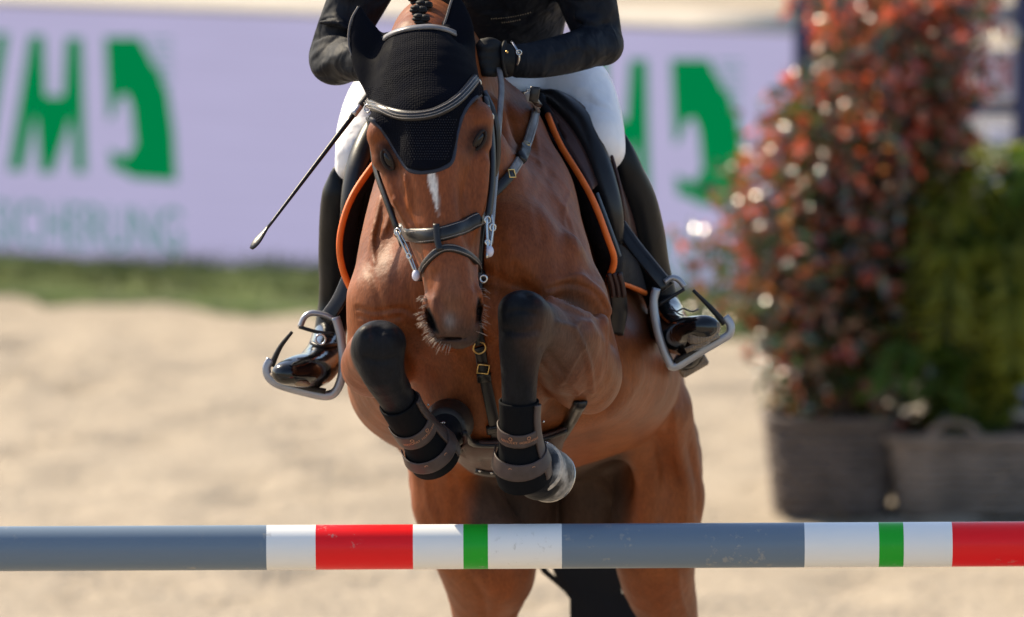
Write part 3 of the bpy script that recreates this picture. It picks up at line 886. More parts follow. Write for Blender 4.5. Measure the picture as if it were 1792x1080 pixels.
# veins, tendons and skin folds as fine relief on the skin: (pixels of its course, height in mm, width in px, deepest s)
def line_dist(x, y, pts):
    P = cr(pts, 5); d = np.full(len(x), 1e9)
    for (ax, ay), (bx_, by_) in zip(P[:-1], P[1:]):
        ex, ey = bx_ - ax, by_ - ay; t = np.clip(((x - ax) * ex + (y - ay) * ey) / (ex * ex + ey * ey + 1e-9), 0, 1)
        d = np.minimum(d, np.hypot(x - ax - ex * t, y - ay - ey * t))
    return d
RELIEF = [
    ([(965, 530), (1000, 540), (1035, 565), (1055, 600)], 4, 5, .3), ([(975, 565), (1003, 575), (1020, 605), (1032, 645), (1036, 685)], 5, 5, .3), ([(1003, 575), (1018, 562), (1040, 568)], 4, 4, .3),
    ([(955, 640), (980, 655), (1012, 690)], 4, 5, .3), ([(1020, 605), (1000, 640), (985, 670)], 4, 4, .3), ([(950, 610), (975, 640), (1000, 690)], -5, 7, .3), ([(1050, 560), (1066, 610), (1060, 670)], -4, 8, .35),
    ([(668, 345), (660, 385), (652, 420), (655, 460)], 4, 4, .5), ([(690, 350), (680, 390), (668, 415)], 3.5, 4, .5), ([(650, 480), (662, 520), (668, 555)], -3, 6, .4), ([(625, 540), (655, 546), (700, 540), (725, 550)], -5, 4, .4),
    ([(628, 553), (660, 561), (700, 555)], -4, 4, .4), ([(838, 430), (836, 500), (832, 560)], -6, 9, .4), ([(900, 470), (925, 520), (930, 560)], -6, 10, .4), ([(760, 480), (745, 530), (742, 570)], -5, 10, .4),
    ([(935, 230), (950, 300), (990, 370), (1010, 440)], 3, 6, .7), ([(960, 506), (1000, 498), (1040, 511), (1062, 542)], -6, 5, .4), ([(975, 490), (1015, 484), (1050, 497)], 4, 5, .4), ([(1000, 330), (985, 380), (1000, 430)], 3, 4, .6),
    ([(960, 300), (940, 360), (950, 420)], -3, 9, .6), ([(704, 300), (713, 330), (720, 365), (735, 395)], 3, 3.6, .0), ([(832, 280), (828, 320), (832, 360)], 2.5, 3.6, .0), ([(820, 300), (812, 345)], -2.5, 6, .0), ([(690, 318), (702, 350), (716, 385)], -2.5, 6, .0),
    ([(775, 470), (780, 500), (778, 535)], -2, 6, -.1), ([(805, 470), (806, 505), (808, 535)], -2, 6, -.1), ([(1178, 720), (1185, 790), (1200, 860), (1198, 910)], 5, 7, 3), ([(1150, 760), (1160, 830), (1155, 905)], -5, 9, 3),
    ([(1205, 780), (1220, 850), (1222, 905)], -4, 6, 3), ([(790, 830), (800, 870), (795, 910)], -4, 7, 3), ([(745, 830), (750, 880), (765, 915)], 4, 7, 3), ([(820, 1005), (845, 1045), (850, 1085)], -4, 8, 3), ([(1185, 1000), (1190, 1045), (1205, 1085)], 4, 6, 3),
    ([(885, 180), (900, 230), (905, 280)], -3, 6, .6), ([(640, 585), (664, 578), (690, 586)], -3, 4, .0), ([(640, 626), (664, 632), (692, 626)], -4, 5, .0), ([(664, 582), (663, 625)], -3, 4, .0),
    ([(890, 548), (914, 543), (940, 550)], -3, 4, .0), ([(888, 578), (913, 583), (940, 577)], -4, 5, .0), ([(914, 525), (914, 575)], -3, 4, .0), ([(1080, 640), (1130, 700), (1120, 760)], -3, 10, 1.5), ([(1100, 560), (1150, 620), (1165, 690)], 3, 10, 1.5)]
qa = HV[HQ[:, 2]] - HV[HQ[:, 0]]; qb = HV[HQ[:, 3]] - HV[HQ[:, 1]]; fn_ = np.cross(qa, qb); VN = np.zeros_like(HV)
for i in range(4):
    for c in range(3): VN[:, c] += np.bincount(HQ[:, i], fn_[:, c], len(HV))
VN /= np.linalg.norm(VN, axis=1)[:, None] + 1e-12
if ((HV - HV.mean(0)) * VN).sum() < 0: VN = -VN
fx_, fy_, fs_ = to_px(HV); facing = sstep(.1, .5, -(VN @ np.array(FWD))); disp = np.zeros(len(HV))
for pts, amp, wid, smax in RELIEF:
    P = np.array(pts, float); box = (fx_ > P[:, 0].min() - 30) & (fx_ < P[:, 0].max() + 30) & (fy_ > P[:, 1].min() - 30) & (fy_ < P[:, 1].max() + 30) & (fs_ < smax)
    if smax > 2: box &= fs_ > 1.0
    d = line_dist(fx_[box], fy_[box], pts); disp[box] += amp * .001 * np.exp(-(d / wid) ** 2) * facing[box]
HV = HV + VN * disp[:, None]
horse = empty('horse', (.1, 1.5, 0), 'bay horse jumping towards the viewer with black stockings and a white blaze', 'horse')
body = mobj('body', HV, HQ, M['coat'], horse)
# coat colours by anatomy
px_, py_, ps_ = to_px(HV)
bay = np.array([.178, .047, .0125]); dark = np.array([.0085, .0095, .0125]); red = np.array([.15, .040, .012]); light = np.array([.235, .082, .028])
col = np.tile(bay, (len(HV), 1))
def mixc(col, c, m): return col * (1 - m[:, None]) + np.array(c) * m[:, None]
nz1 = vnoise(px_ / 40 + 50, py_ / 40 + 50, 21); nz2 = vnoise(px_ / 90 + 50, py_ / 90 + 50, 22)
col = mixc(col, light, .45 * sstep(.45, .8, nz2) * (ps_ > .1))
col = mixc(col, red * .8, .5 * sstep(.5, .9, nz1))
def legmask(pr, soft=.02, off=.010): return 1 - sstep(off, off + soft, pr.fn(HV))
near = ps_ < .3
for pr in (legL_fore, legR_fore):
    lm = np.zeros(len(HV)); lm[near] = (1 - sstep(.016, .052, pr.fn(HV[near]) + .012 * (vnoise(px_[near] / 9 + 50, py_[near] / 22 + 50, 31) - .5))) ** 1.5
    col = mixc(col, dark, lm)
    lk = np.zeros(len(HV))
# brownish upper edge over the knees, dark muzzle, lids, groin
hm = (ps_ < -.10) & (py_ > 430) & (px_ > 728) & (px_ < 856) & (py_ < 615)
muz = np.where(hm, sstep(505, 592, py_ + 16 * (nz1 - .5)), 0)
col = mixc(col, [.03, .022, .02], .95 * muz)
col = mixc(col, [.13, .06, .035], np.where(ps_ < 0, np.exp(-((px_ - 790) / 26) ** 2 - ((py_ - 520) / 60) ** 2) * .6, 0))
for (ex, ey, dx, dy, sd) in EYES:
    u = (px_ - ex) * dx - (py_ - ey) * dy; v = (px_ - ex) * dy + (py_ - ey) * dx
    col = mixc(col, [.016, .010, .009], np.where(ps_ < .05, (1 - sstep(.55, 1.25, np.hypot(u / 33, v / 20))) * .85, 0))
for (ex, ey) in ((700, 262), (812, 245)):
    r = np.hypot(px_ - ex, (py_ - ey) / 1.9)
    col = mixc(col, [.10, .035, .014], np.where(ps_ < .05, (1 - sstep(6, 30, r)) * .5, 0))
groin = np.where(ps_ > 1.15, sstep(815, 850, px_ + 14 * nz1 + (py_ - 900) * .12) * (1 - sstep(1085, 1128, px_ + 12 * nz1)) * sstep(765, 800, py_) * (1 - sstep(930, 1010, py_)), 0)  # thin dark inner-thigh hair, with the shade under the belly put into its colour
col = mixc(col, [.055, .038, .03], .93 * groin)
# forearm inside, darker and greyer
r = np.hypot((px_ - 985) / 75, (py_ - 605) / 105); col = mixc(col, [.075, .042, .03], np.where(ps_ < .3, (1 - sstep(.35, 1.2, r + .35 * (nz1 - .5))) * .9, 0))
hocks = np.where(ps_ > 1.0, sstep(1230, 1330, py_), 0); col = mixc(col, dark, hocks)
# white blaze
bz = poly_sdf2(px_ + 3 * (nz1 - .5), py_, [(749, 296), (762, 296), (766, 325), (769, 350), (768, 380), (763, 360), (757, 340), (751, 325)])
col = mixc(col, [.62, .56, .5], np.where(ps_ < -.1, 1 - sstep(-2.2, 1.8, bz), 0))
col = mixc(col, [.18, .15, .14], np.where(ps_ < -.1, np.exp(-((px_ - 787) / 9) ** 2 - ((py_ - 562) / 14) ** 2) * .8, 0))
for pl in ([(745, 540), (751, 540), (760, 560), (767, 582), (760, 580), (750, 563)], [(837, 522), (841, 524), (843, 545), (841, 566), (837, 564), (834, 542)]):
    col = mixc(col, [.006, .005, .005], np.where(ps_ < -.1, 1 - sstep(-1, 4, poly_sdf2(px_, py_, pl)), 0))
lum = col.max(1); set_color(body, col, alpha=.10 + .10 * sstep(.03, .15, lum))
hbvh = BVHTree.FromPolygons([Vector(v) for v in HV], HQ.tolist())

def hit(px, py, bvhs, s_default=None, off=0.0):
    r = ray_dir(px, py).normalized(); best = None
    for b in bvhs:
        h = b.ray_cast(cam_loc, r)
        if h[0] is not None and (best is None or h[3] < best[2]): best = (h[0], h[1], h[3])
    if best is None:
        return F(px, py, s_default if s_default is not None else 0), -FWD
    n = best[1] if best[1].dot(r) < 0 else -best[1]
    return best[0] + n * off, n

def path_on(pts, bvhs, sub=5, off=.001, smooth=2, s_default=0.0):
    """smooth pixel polyline laid on the surface; rows (px, py[, s fixed depth])"""
    rows = cr([(p[0], p[1]) for p in pts], sub)
    P = []; N = []
    for x, y in rows:
        p, n = hit(x, y, bvhs, s_default, off); P.append(p); N.append(n)
    for _ in range(smooth):
        P = [P[0]] + [(P[i - 1] + P[i] * 2 + P[i + 1]) / 4 for i in range(1, len(P) - 1)] + [P[-1]]
        N = [N[0]] + [(N[i - 1] + N[i] + N[i + 1]).normalized() for i in range(1, len(N) - 1)] + [N[-1]]
    return P, N

# eyes with lids
lidm = mat('eyelid_skin', (.018, .011, .009), .55, spec=.2, bump=[('noise', 200, .5, .002, (1, 1, 1))])
for (ex, ey, dx, dy, sd) in EYES:
    hs = [hit(ex + i * 5, ey + j * 5, [hbvh]) for i in (-1, 0, 1) for j in (-1, 0, 1)]
    p = hs[4][0]; nn = Vector((0, 0, 0))
    for h_i in hs: nn += h_i[1]
    nn.normalize(); ax = RIGHT * dx + UP * dy; ax = (ax - nn * ax.dot(nn)).normalized(); md = nn.cross(ax)
    Rm_ = Matrix((ax, md, nn)).transposed(); mb = MB(); mb.ball(p - nn * .004, (.0195, .0105, .0095), Rm_, 24, 16); mb.build('eye', M['eye'], horse)
    for sg in (-1, 1):
        P = [p + ax * (.0225 * math.cos(f)) + md * (sg * .0105 * math.sin(f)) + nn * (.0035 * math.sin(f) - .001) for f in np.linspace(0, math.pi, 12)]
        mb = MB(); mb.tube(P, [.0022 + .0016 * math.sin(f) for f in np.linspace(0, math.pi, 12)], 8); mb.build('eyelid', lidm, horse)
# hooves
def hoof(c0, c1, r0, r1, name, m_=None):
    mb = MB(); c0 = Vector(c0); c1 = Vector(c1); T = (c1 - c0).normalized()
    mb.tube([c0 - T * .004, c0, c0.lerp(c1, .15), c0.lerp(c1, .9), c1, c1 + T * .004], [r0 * .8, r0, r0 * 1.04, r1 * .99, r1, r1 * .93], 32)
    o = mb.build(name, m_ or M['hoof'], horse)
    return o
hv = hoof(F(938, 816, .0), F(961, 832, .075), rad(43), rad(48), 'hoof')
mb = MB(); T = (F(961, 832, .075) - F(938, 816, .0)).normalized()
mb.torus(F(941, 818, .012), rad(40), rad(8), T, 40, 10); cor = mb.build('coronet', mat('pale_coronet', (.5, .44, .37), .8, var=(60, .4), bump=[('noise', 200, .8, .004, (1, 1, 1))]), horse)
mb = MB(); mb.torus(F(961, 832, .075) + T * .006, rad(44), rad(4), T, 32, 8); mb.build('horseshoe', M['metal'], horse)
hoof(F(778, 752, .10), F(786, 740, .175), rad(38), rad(44), 'hoof', M['hoof_dark'])
for x in (853, 1182):
    p = F(x, 1690, 1.66 if x < 900 else 1.70); hoof((p.x, p.y + .01, .085), (p.x, p.y - .045, .004), .05, .068, 'hoof')
# braided mane on the crest, forelock stays under the bonnet
for i, (x, y) in enumerate(((737, 38), (733, 24), (742, 15), (731, 4), (744, -6), (738, -14))):
    c, n_c = hit(x, y, [hbvh], .1, .006); mb = MB()
    for q in range(9):
        a = q * 2.4; mb.ball(c + RIGHT * (math.cos(a) * .008) + UP * (math.sin(a) * .005) + n_c * (.003 * math.sin(q * 1.7)), (.011, .010, .006), n=10, m=6)
    mb.build('mane_braid', M['hair'], horse)
# tail: bundle of tapering locks
mb = MB()
for i in range(420):
    x0 = rng.normal(990, 22); s0 = rng.normal(1.98, .03); sp = rng.normal(0, 1)
    pts = cr([(985 + (x0 - 985) * .5, 740, 1.95), (x0 - 8, 860, 2.02), (1030 + (x0 - 990) * 1.2 - 4, 1000, 2.03), (1062 + sp * 22, 1080, 2.02), (1080 + sp * 24, 1200, 2.0), (1086 + sp * 26, 1330 + rng.uniform(-40, 60), 1.98)], 3)
    mb.tube([F(*p) for p in pts], list(np.linspace(.008, .003, len(pts))), 5)
tag(mb.build('tail', M['hair'], horse), kind='stuff')
# muzzle whiskers
mb = MB(); cl = cr([(746, 520), (744, 545), (747, 566), (758, 586), (774, 600), (792, 604)], 12); cr_ = cr([(841, 500), (843, 530), (841, 560), (834, 585)], 12)
for i in range(110):
    if i % 4 != 3:
        x, y = cl[rng.integers(len(cl))] + rng.normal(0, 1.5, 2); t = (x - 744) / 48; dx, dy = -1 + t * .8, .2 + t * .9
    else:
        x, y = cr_[rng.integers(len(cr_))] + rng.normal(0, 1.5, 2); dx, dy = 1, .25
    p, nn = hit(x, y, [hbvh], -.2)
    if (p - cam_loc).dot(FWD) > D0 - .12: continue
    d = (RIGHT * dx - UP * dy - FWD * rng.uniform(-.1, .4)).normalized() * rng.uniform(.008, .024)
    mb.tube([p - nn * .002, p + d * .5 + nn * .002, p + d + Vector((0, 0, -.003))], [.0006, .0005, .0002], 4)
tag(mb.build('whisker', M['whisker'], horse), kind='stuff')
# ------------------------------------------------------------------ tack
def strap(parent, name, m, pts, width, thick, bvhs, sub=5, off=.001, rounded=False, smooth=2, sdef=0.0):
    P, N = path_on(pts, bvhs, sub, off, smooth, sdef)
    mb = MB(); mb.ribbon(P, N, rad(width), thick, rounded)
    return mb.build(name, m, parent), P, N
def free(rows, sub=6): return [F(*q) for q in cr(rows, sub)]
def fstrap(parent, name, m, rows, width, thick, nrm=None, sub=5, rounded=False):
    P = free(rows, sub); mb = MB(); mb.ribbon(P, [(-FWD if nrm is None else Vector(nrm))] * len(P), rad(width), thick, rounded); return mb.build(name, m, parent)
def stitches(parent, P, N, width, thick, side, name='stitching', ln=.004, rows=1):
    """fine raised stitch lines along a strap"""
    mb = MB()
    Q = []
    for i in range(len(P)):
        T = (P[min(i + 1, len(P) - 1)] - P[max(i - 1, 0)]).normalized(); n = (N[i] - T * N[i].dot(T)).normalized()
        Q.append(P[i] + T.cross(n) * (width * side) + n * thick)
    mb.tube(Q, .0007, 5); o = mb.build(name, M['stitch'], parent)
    return o

# chest surface without the head (for straps that pass behind it)
vm = (ps_ > .035)
chest_bvh = BVHTree.FromPolygons([Vector(v) for v in HV], HQ[vm[HQ].all(1)].tolist())

# ear bonnet
blo = np.minimum(v3(F(600, 320, .2)), v3(F(600, 320, -.3))) - .03; bhi = np.maximum(v3(F(860, 20, .2)), v3(F(860, 20, -.3))) + .03
blo[1] = -.42; bhi[1] = .22
bf = Field([p for p in (neck_prims + head_prims)], .0042, lo=blo, hi=bhi)
bf.a -= .009
gp = bf.pts(np.zeros(3, int), bf.n).reshape(-1, 3)
bx, by, bs = to_px(gp)
edge_poly = [(672, 60), (700, 49), (745, 44), (790, 48), (818, 66), (834, 100), (838, 135), (848, 158), (842, 166), (826, 178), (812, 198), (803, 224), (797, 252), (789, 283), (768, 295), (738, 300), (712, 294), (694, 266), (676, 236), (660, 216), (642, 208), (634, 165), (640, 120)]
edge_poly[-3:] = [(636, 205), (620, 165), (632, 110)]
pd = poly_sdf2(bx, by, edge_poly) * (D0 / FPX)
dd = np.maximum(bf.a.reshape(-1), np.maximum(pd, (bs - .075)))
bf.a = dd.reshape(bf.n).astype(np.float32)
for rows in ([(629, 10, .02, 3, 3), (631, 34, .015, 15, 9), (637, 60, .008, 27, 13), (648, 90, .0, 36, 17), (658, 118, -.012, 38, 22), (676, 150, -.03, 38, 26)],
             [(796, -14, .02, 3, 3), (799, 10, .015, 15, 9), (801, 40, .008, 26, 13), (800, 70, .0, 32, 17), (796, 98, -.012, 34, 22), (785, 130, -.03, 34, 26)]):
    bf.add(chain(rows, k=.02, sub=4))
bf.add(ell(638, 62, -.038, 12, 36, 18, k=.02, op='sub', roll=16)); bf.add(ell(800, 40, -.038, 10, 34, 18, k=.02, op='sub', roll=2))
BV, BQ = bf.mesh(2)
bonnet = empty('ear_bonnet', F(750, 170, -.1), 'black crocheted ear bonnet with navy binding on the horse\'s head', 'ear bonnet')
bx2, by2, bs2 = to_px(BV)
earv = ((by2 < 150) & ((bx2 < 690 - (by2 - 60) * .25) | (bx2 > 766))) | (by2 < 36)
em_ = earv[BQ].any(1)
def sub_mesh(V, Q):
    ids, inv = np.unique(Q, return_inverse=True); return V[ids], inv.reshape(Q.shape)
V1, Q1 = sub_mesh(BV, BQ[~em_]); mobj('crown', V1, Q1, M['knit'], bonnet)
eq = BQ[em_]; left = bx2[eq[:, 0]] < 735
for sel in (left, ~left):
    V1, Q1 = sub_mesh(BV, eq[sel]); mobj('ear_cover', V1, Q1, M['earcloth'], bonnet)
bon_bvh = BVHTree.FromPolygons([Vector(v) for v in BV], BQ.tolist())
hb = [hbvh, bon_bvh]
litseamm = mat('grey_lit_seam', (.10, .09, .09), .8)  # sun's rim light put into a paler seam along each ear's left edge
for rows in ([(646, 132, -.025), (625, 112, -.012), (612, 86, -.002), (610, 60, .005), (615, 34, .01), (627, 12, .018)], [(766, 82, -.025), (772, 58, -.012), (781, 32, -.002), (788, 8, .006), (795, -12, .016)]):
    P = free(rows, 6); mb = MB(); mb.tube(P, rad(2.2), 6); mb.build('ear_lit_seam', litseamm, bonnet)
strap(bonnet, 'binding', M['binding'], [(644, 206), (660, 217), (677, 238), (695, 268), (713, 295), (738, 301), (768, 296), (790, 283), (797, 252), (803, 224), (812, 198), (826, 178), (842, 166)], 10, .0045, hb, 6, -.001, True)
# knit holes / rows as a lattice of fine threads on the lower triangle
mb = MB()
for r in range(17):
    y = 205 + r * 4.6
    for c in range(40):
        x = 690 + c * 4.4 + (r % 2) * 2.2
        if poly_sdf2(np.array([x]), np.array([y]), [(705, 205), (800, 205), (785, 278), (718, 284)])[0] < 0:
            p, n = hit(x, y, [bon_bvh]); mb.ball(p + n * .0006, (.0011, .0011, .0011), n=5, m=3)
tag(mb.build('knit_knot', mat('grey_knit_thread', (.022, .023, .032), .8), bonnet), kind='stuff')

# bridle
br = empty('bridle', F(770, 300, -.2), 'dark leather bridle with white-stitched browband, noseband and crossed flash strap', 'bridle')
BR = [(643, 178), (655, 186), (680, 196), (705, 202), (730, 203), (760, 198), (790, 183), (812, 164), (832, 138)]
o, P, N = strap(br, 'browband', M['leather'], BR, 19, .006, hb, 5, .001, True)
for sd in (-.26, 0.02, .27): stitches(o, P, N, rad(19), .0062, sd)
NB = [(698, 402), (712, 410), (735, 413), (765, 411), (795, 403), (825, 390), (848, 378), (860, 372)]
o, P, N = strap(br, 'noseband', M['leather'], NB, 27, .008, [hbvh], 5, .001, True)
for sd in (-.36, -.3, .3, .36): stitches(o, P, N, rad(27), .0055, sd)
FL = [(737, 492), (738, 478), (748, 458), (766, 440), (785, 434), (808, 440), (830, 456), (843, 474), (846, 490)]
o, P, N = strap(br, 'flash_strap', M['leather'], FL, 14, .006, [hbvh], 5, .002, True)
for sd in (-.3, .3): stitches(o, P, N, rad(14), .005, sd)
strap(br, 'flash_loop', M['leather'], [(765, 394), (766, 410), (768, 426), (772, 440)], 11, .006, [hbvh], 4, .008)
SL, SR = (-.75, -.65, .1), (.75, -.65, .1)
fstrap(br, 'cheekpiece', M['leather'], [(647, 205, -.06), (652, 250, -.075), (659, 298, -.115), (675, 345, -.16), (697, 404, -.19)], 10, .005, SL)
fstrap(br, 'cheekpiece', M['leather'], [(848, 170, -.06), (857, 215, -.08), (861, 270, -.12), (860, 325, -.15), (853, 385, -.18)], 13, .005, SR)
fstrap(br, 'throat_lash', M['leather'], [(846, 160, -.02), (862, 195, -.03), (870, 240, -.03), (866, 300, -.02), (840, 350, .0)], 11, .005, SR)
strap(br, 'headpiece', M['leather_grey'], [(672, 70), (686, 61), (706, 54), (730, 50), (755, 49), (778, 53), (796, 60)], 11, .004, hb, 5, .002, sdef=.03)
for (x, y, s_) in ((643, 190, -.075), (836, 146, -.08), (858, 205, -.075), (852, 192, -.07)):
    mb = MB(); mb.torus(F(x, y, s_), rad(7), rad(1.8), -FWD + RIGHT * (.8 if x > 700 else -.8), 16, 6); mb.build('buckle', M['metal'], br)
# bit: side links, rings and pale rubber ends
def link(parent, pts, r=2.4):
    mb = MB(); mb.tube(free(pts, 4), rad(r), 8); mb.build('bit_cheek', M['metal'], parent)
link(br, [(694, 404, -.2), (703, 425, -.205), (716, 452, -.21), (726, 476, -.215)]); link(br, [(700, 408, -.2), (712, 430, -.205), (722, 455, -.21), (729, 474, -.215)], 1.6)
link(br, [(852, 380, -.19), (852, 405, -.195), (853, 430, -.2), (852, 452, -.205)], 2.8); link(br, [(860, 376, -.185), (863, 395, -.19), (860, 420, -.195), (857, 440, -.2)], 2)
for (x, y, s_, r) in ((696, 406, -.2, 6), (716, 448, -.212, 4.5), (853, 385, -.19, 6), (862, 398, -.19, 6), (853, 424, -.2, 4.5)):
    mb = MB(); mb.torus(F(x, y, s_), rad(r), rad(1.9), -FWD + RIGHT * (.7 if x > 770 else -.7), 16, 6); mb.build('bit_ring', M['metal'], br)
for (x, y, s_) in ((728, 482, -.215), (857, 440, -.2)):
    mb = MB(); mb.ball(F(x, y, s_), (rad(7), rad(8), rad(10)), n=16, m=10); mb.build('bit_end', M['bitball'], br)
mb = MB(); mb.torus(F(846, 488, -.2), rad(6), rad(1.8), -FWD, 14, 6); mb.build('buckle', M['metal'], br)
# reins
fstrap(br, 'rein', M['leather_grey'], [(857, 425, -.19), (862, 360, -.09), (867, 300, .0), (871, 240, .1), (875, 188, .19), (877, 150, .25), (872, 118, .29)], 11, .004, (.45, -1, .1))
fstrap(br, 'rein', M['leather'], [(704, 428, -.2), (690, 385, -.12), (676, 330, -.02), (668, 270, .1), (672, 200, .2), (684, 140, .28)], 10, .004, (-.6, -1, .1))

# breastplate with martingale strap
bp = empty('breastplate', F(840, 520, .05), 'grey leather breastplate with buckles running down to the girth', 'breastplate')
cb = [chest_bvh]
o, P, N = strap(bp, 'shoulder_strap', M['leather_grey'], [(935, 196), (930, 225), (920, 256), (906, 284), (890, 308), (872, 328), (858, 344)], 17, .005, cb, 5, .003, smooth=4)
for sd in (-.33, .33): stitches(o, P, N, rad(17), .0052, sd)
strap(bp, 'strap_end', M['leather'], [(893, 304), (880, 320), (866, 336), (852, 352), (846, 400), (842, 480), (838, 560), (838, 600)], 18, .006, cb, 4, .005, smooth=4)
strap(bp, 'keeper', M['leather'], [(916, 262), (908, 280)], 22, .009, cb, 3, .004)
strap(bp, 'neck_strap', M['leather_grey'], [(924, 160), (929, 175), (935, 196)], 15, .006, cb, 4, .005)
strap(bp, 'saddle_strap', M['leather'], [(937, 152), (934, 172), (930, 190)], 17, .008, cb, 4, .016)
strap(bp, 'shoulder_strap', M['leather'], [(838, 600), (812, 500), (775, 400), (740, 320), (722, 250)], 17, .005, cb, 5, .003, smooth=4)
for (x, y, r) in ((890, 306, 10), (934, 188, 9), (928, 162, 8), (918, 258, 8)):
    p, n = hit(x, y, cb, .4, .010); mb = MB(); mb.torus(p, rad(r), rad(1.8), n, 4, 6, ref=UP + RIGHT); mb.build('buckle', M['brass'] if y > 250 else M['metal'], bp)
p, n = hit(838, 606, cb, .05, .008); mb = MB(); mb.torus(p, rad(11), rad(2), n, 22, 8); mb.build('centre_ring', M['brass'], bp)
strap(bp, 'martingale_strap', M['leather'], [(838, 606), (843, 630), (848, 660), (856, 700), (864, 740), (870, 775)], 20, .005, cb, 5, .004, smooth=4)
strap(bp, 'keeper', M['leather'], [(846, 650), (847, 664)], 25, .009, cb, 3, .004)
strap(bp, 'keeper', M['leather'], [(862, 742), (863, 752)], 26, .008, cb, 3, .004)
p, n = hit(845, 640, cb, .05, .011); mb = MB(); mb.torus(p, rad(14), rad(1.8), n, 4, 6, ref=UP + RIGHT); mb.build('buckle', M['brass'], bp)
p, n = hit(874, 778, cb, .05, .010); mb = MB(); mb.torus(p, rad(7), rad(2), n, 16, 6); mb.build('snap_hook', M['brass'], bp)
p, n = hit(873, 798, cb, .05, .018); mb = MB(); mb.torus(p, rad(5), rad(2), n, 16, 6); mb.build('snap_hook', M['brass'], bp)

# girth with belly guard
gi = empty('girth', F(890, 790, .5), 'black leather girth with wide belly guard under the chest', 'girth')
top = cr([(800, 758), (840, 764), (900, 762), (950, 752), (990, 738)], 4); bot = cr([(806, 796), (835, 818), (880, 822), (930, 812), (972, 786)], 4)
rows = []
for t in np.linspace(0, 1, 7):
    rows.append([hit(x, y, cb, .5, .012 + .006 * math.sin(t * math.pi))[0] for x, y in (top * (1 - t) + bot * t)])
mb = MB(); mb.sheet(rows, .008); mb.build('belly_guard', M['leather_brown'], gi)
strap(gi, 'guard_rim', M['leather'], [(800, 760), (840, 767), (900, 765), (950, 755), (990, 741)], 9, .008, cb, 4, .014)
strap(gi, 'guard_plate', M['leather'], [(836, 806), (860, 811), (884, 810)], 30, .008, cb, 4, .02, smooth=1)
for x, y in ((844, 803), (862, 806), (878, 806)):
    p, n = hit(x, y, cb, .5, .027); mb = MB(); mb.ball(p, .003, n=8, m=5); mb.build('stud', M['metal'], gi)
strap(gi, 'girth_strap', M['leather'], [(1016, 700), (1002, 725), (985, 752), (962, 784)], 24, .012, cb, 5, .006, True, smooth=3)
strap(gi, 'girth_strap', M['leather'], [(716, 700), (745, 745), (790, 778), (812, 790)], 20, .010, cb, 5, .006, True, smooth=3)
fstrap(gi, 'billet_guard', M['leather'], [(1074, 480, .47), (1080, 510, .485), (1083, 545, .50), (1076, 585, .53)], 31, .006, (.3, -1, 0))
for dx in (-9, 0, 9): fstrap(gi, 'billet', M['leather_brown'], [(1074 + dx, 478, .455), (1080 + dx, 498, .463), (1083 + dx, 520, .47)], 8, .006, (.3, -1, 0))

# saddle pad
def push(p, off):
    """move a point out of the horse until it lies off metres from its skin"""
    q = v3(p)
    for _ in range(6):
        i = np.round((q - hf.lo) / hf.h).astype(int)
        if np.any(i < 2) or np.any(i > hf.n - 3): break
        d = float(hf.a[tuple(i)])
        if d >= off: break
        g = np.array([hf.a[i[0] + 2, i[1], i[2]] - hf.a[i[0] - 2, i[1], i[2]], hf.a[i[0], i[1] + 2, i[2]] - hf.a[i[0], i[1] - 2, i[2]], hf.a[i[0], i[1], i[2] + 2] - hf.a[i[0], i[1], i[2] - 2]])
        g /= np.linalg.norm(g) + 1e-9
        q = q + g * (off - d)
    return Vector(q)
def relaxed(P, n=6):
    for _ in range(n): P = [P[0]] + [(P[i - 1] + P[i] * 2 + P[i + 1]) / 4 for i in range(1, len(P) - 1)] + [P[-1]]
    return P
def grid_sheet(curves, thick, m, name, parent, sub=6, rows=9):
    cs = [cr(c, sub) for c in curves]
    k = len(cs[0]); G_ = []
    for j in range(k):
        col_ = cr([c[j] for c in cs], max(2, rows // (len(cs) - 1)))
        G_.append([push(F(*q), .006 + thick) for q in col_])
    for _ in range(2):
        for j in range(1, k - 1): G_[j] = [(a + b * 2 + c) / 4 for a, b, c in zip(G_[j - 1], G_[j], G_[j + 1])]
    mb = MB(); mb.sheet(G_, thick); return mb.build(name, m, parent)
pad = empty('saddle_pad', F(890, 330, .85), 'black saddle pad edged with thick orange piping', 'saddle pad')
RF = [(905, 185, .66), (938, 212, .60), (988, 268, .52), (1036, 345, .44), (1064, 420, .42), (1076, 455, .44), (1066, 486, .47)]
RM = [(905, 225, .82), (940, 245, .82), (985, 285, .82), (1040, 350, .82), (1090, 415, .82), (1120, 465, .82), (1130, 512, .82)]
RB = [(900, 285, 1.15), (945, 295, 1.15), (1000, 320, 1.15), (1060, 365, 1.15), (1120, 425, 1.15), (1165, 490, 1.15), (1188, 548, 1.15)]
LF = [(760, 195, .66), (700, 232, .60), (655, 287, .54), (615, 345, .48), (597, 400, .46), (594, 440, .46), (602, 480, .48), (619, 514, .5)]
LM = [(790, 215, .82), (745, 240, .82), (685, 280, .82), (635, 345, .82), (612, 400, .82), (604, 440, .82), (604, 482, .82), (608, 522, .82)]
LB = [(850, 280, 1.15), (800, 300, 1.15), (725, 325, 1.15), (660, 375, 1.15), (625, 430, 1.15), (612, 480, 1.15), (605, 520, 1.15), (602, 552, 1.15)]
grid_sheet([RF, RM, RB], .012, M['padcloth'], 'pad_panel', pad); grid_sheet([LF, LM, LB], .012, M['padcloth'], 'pad_panel', pad)
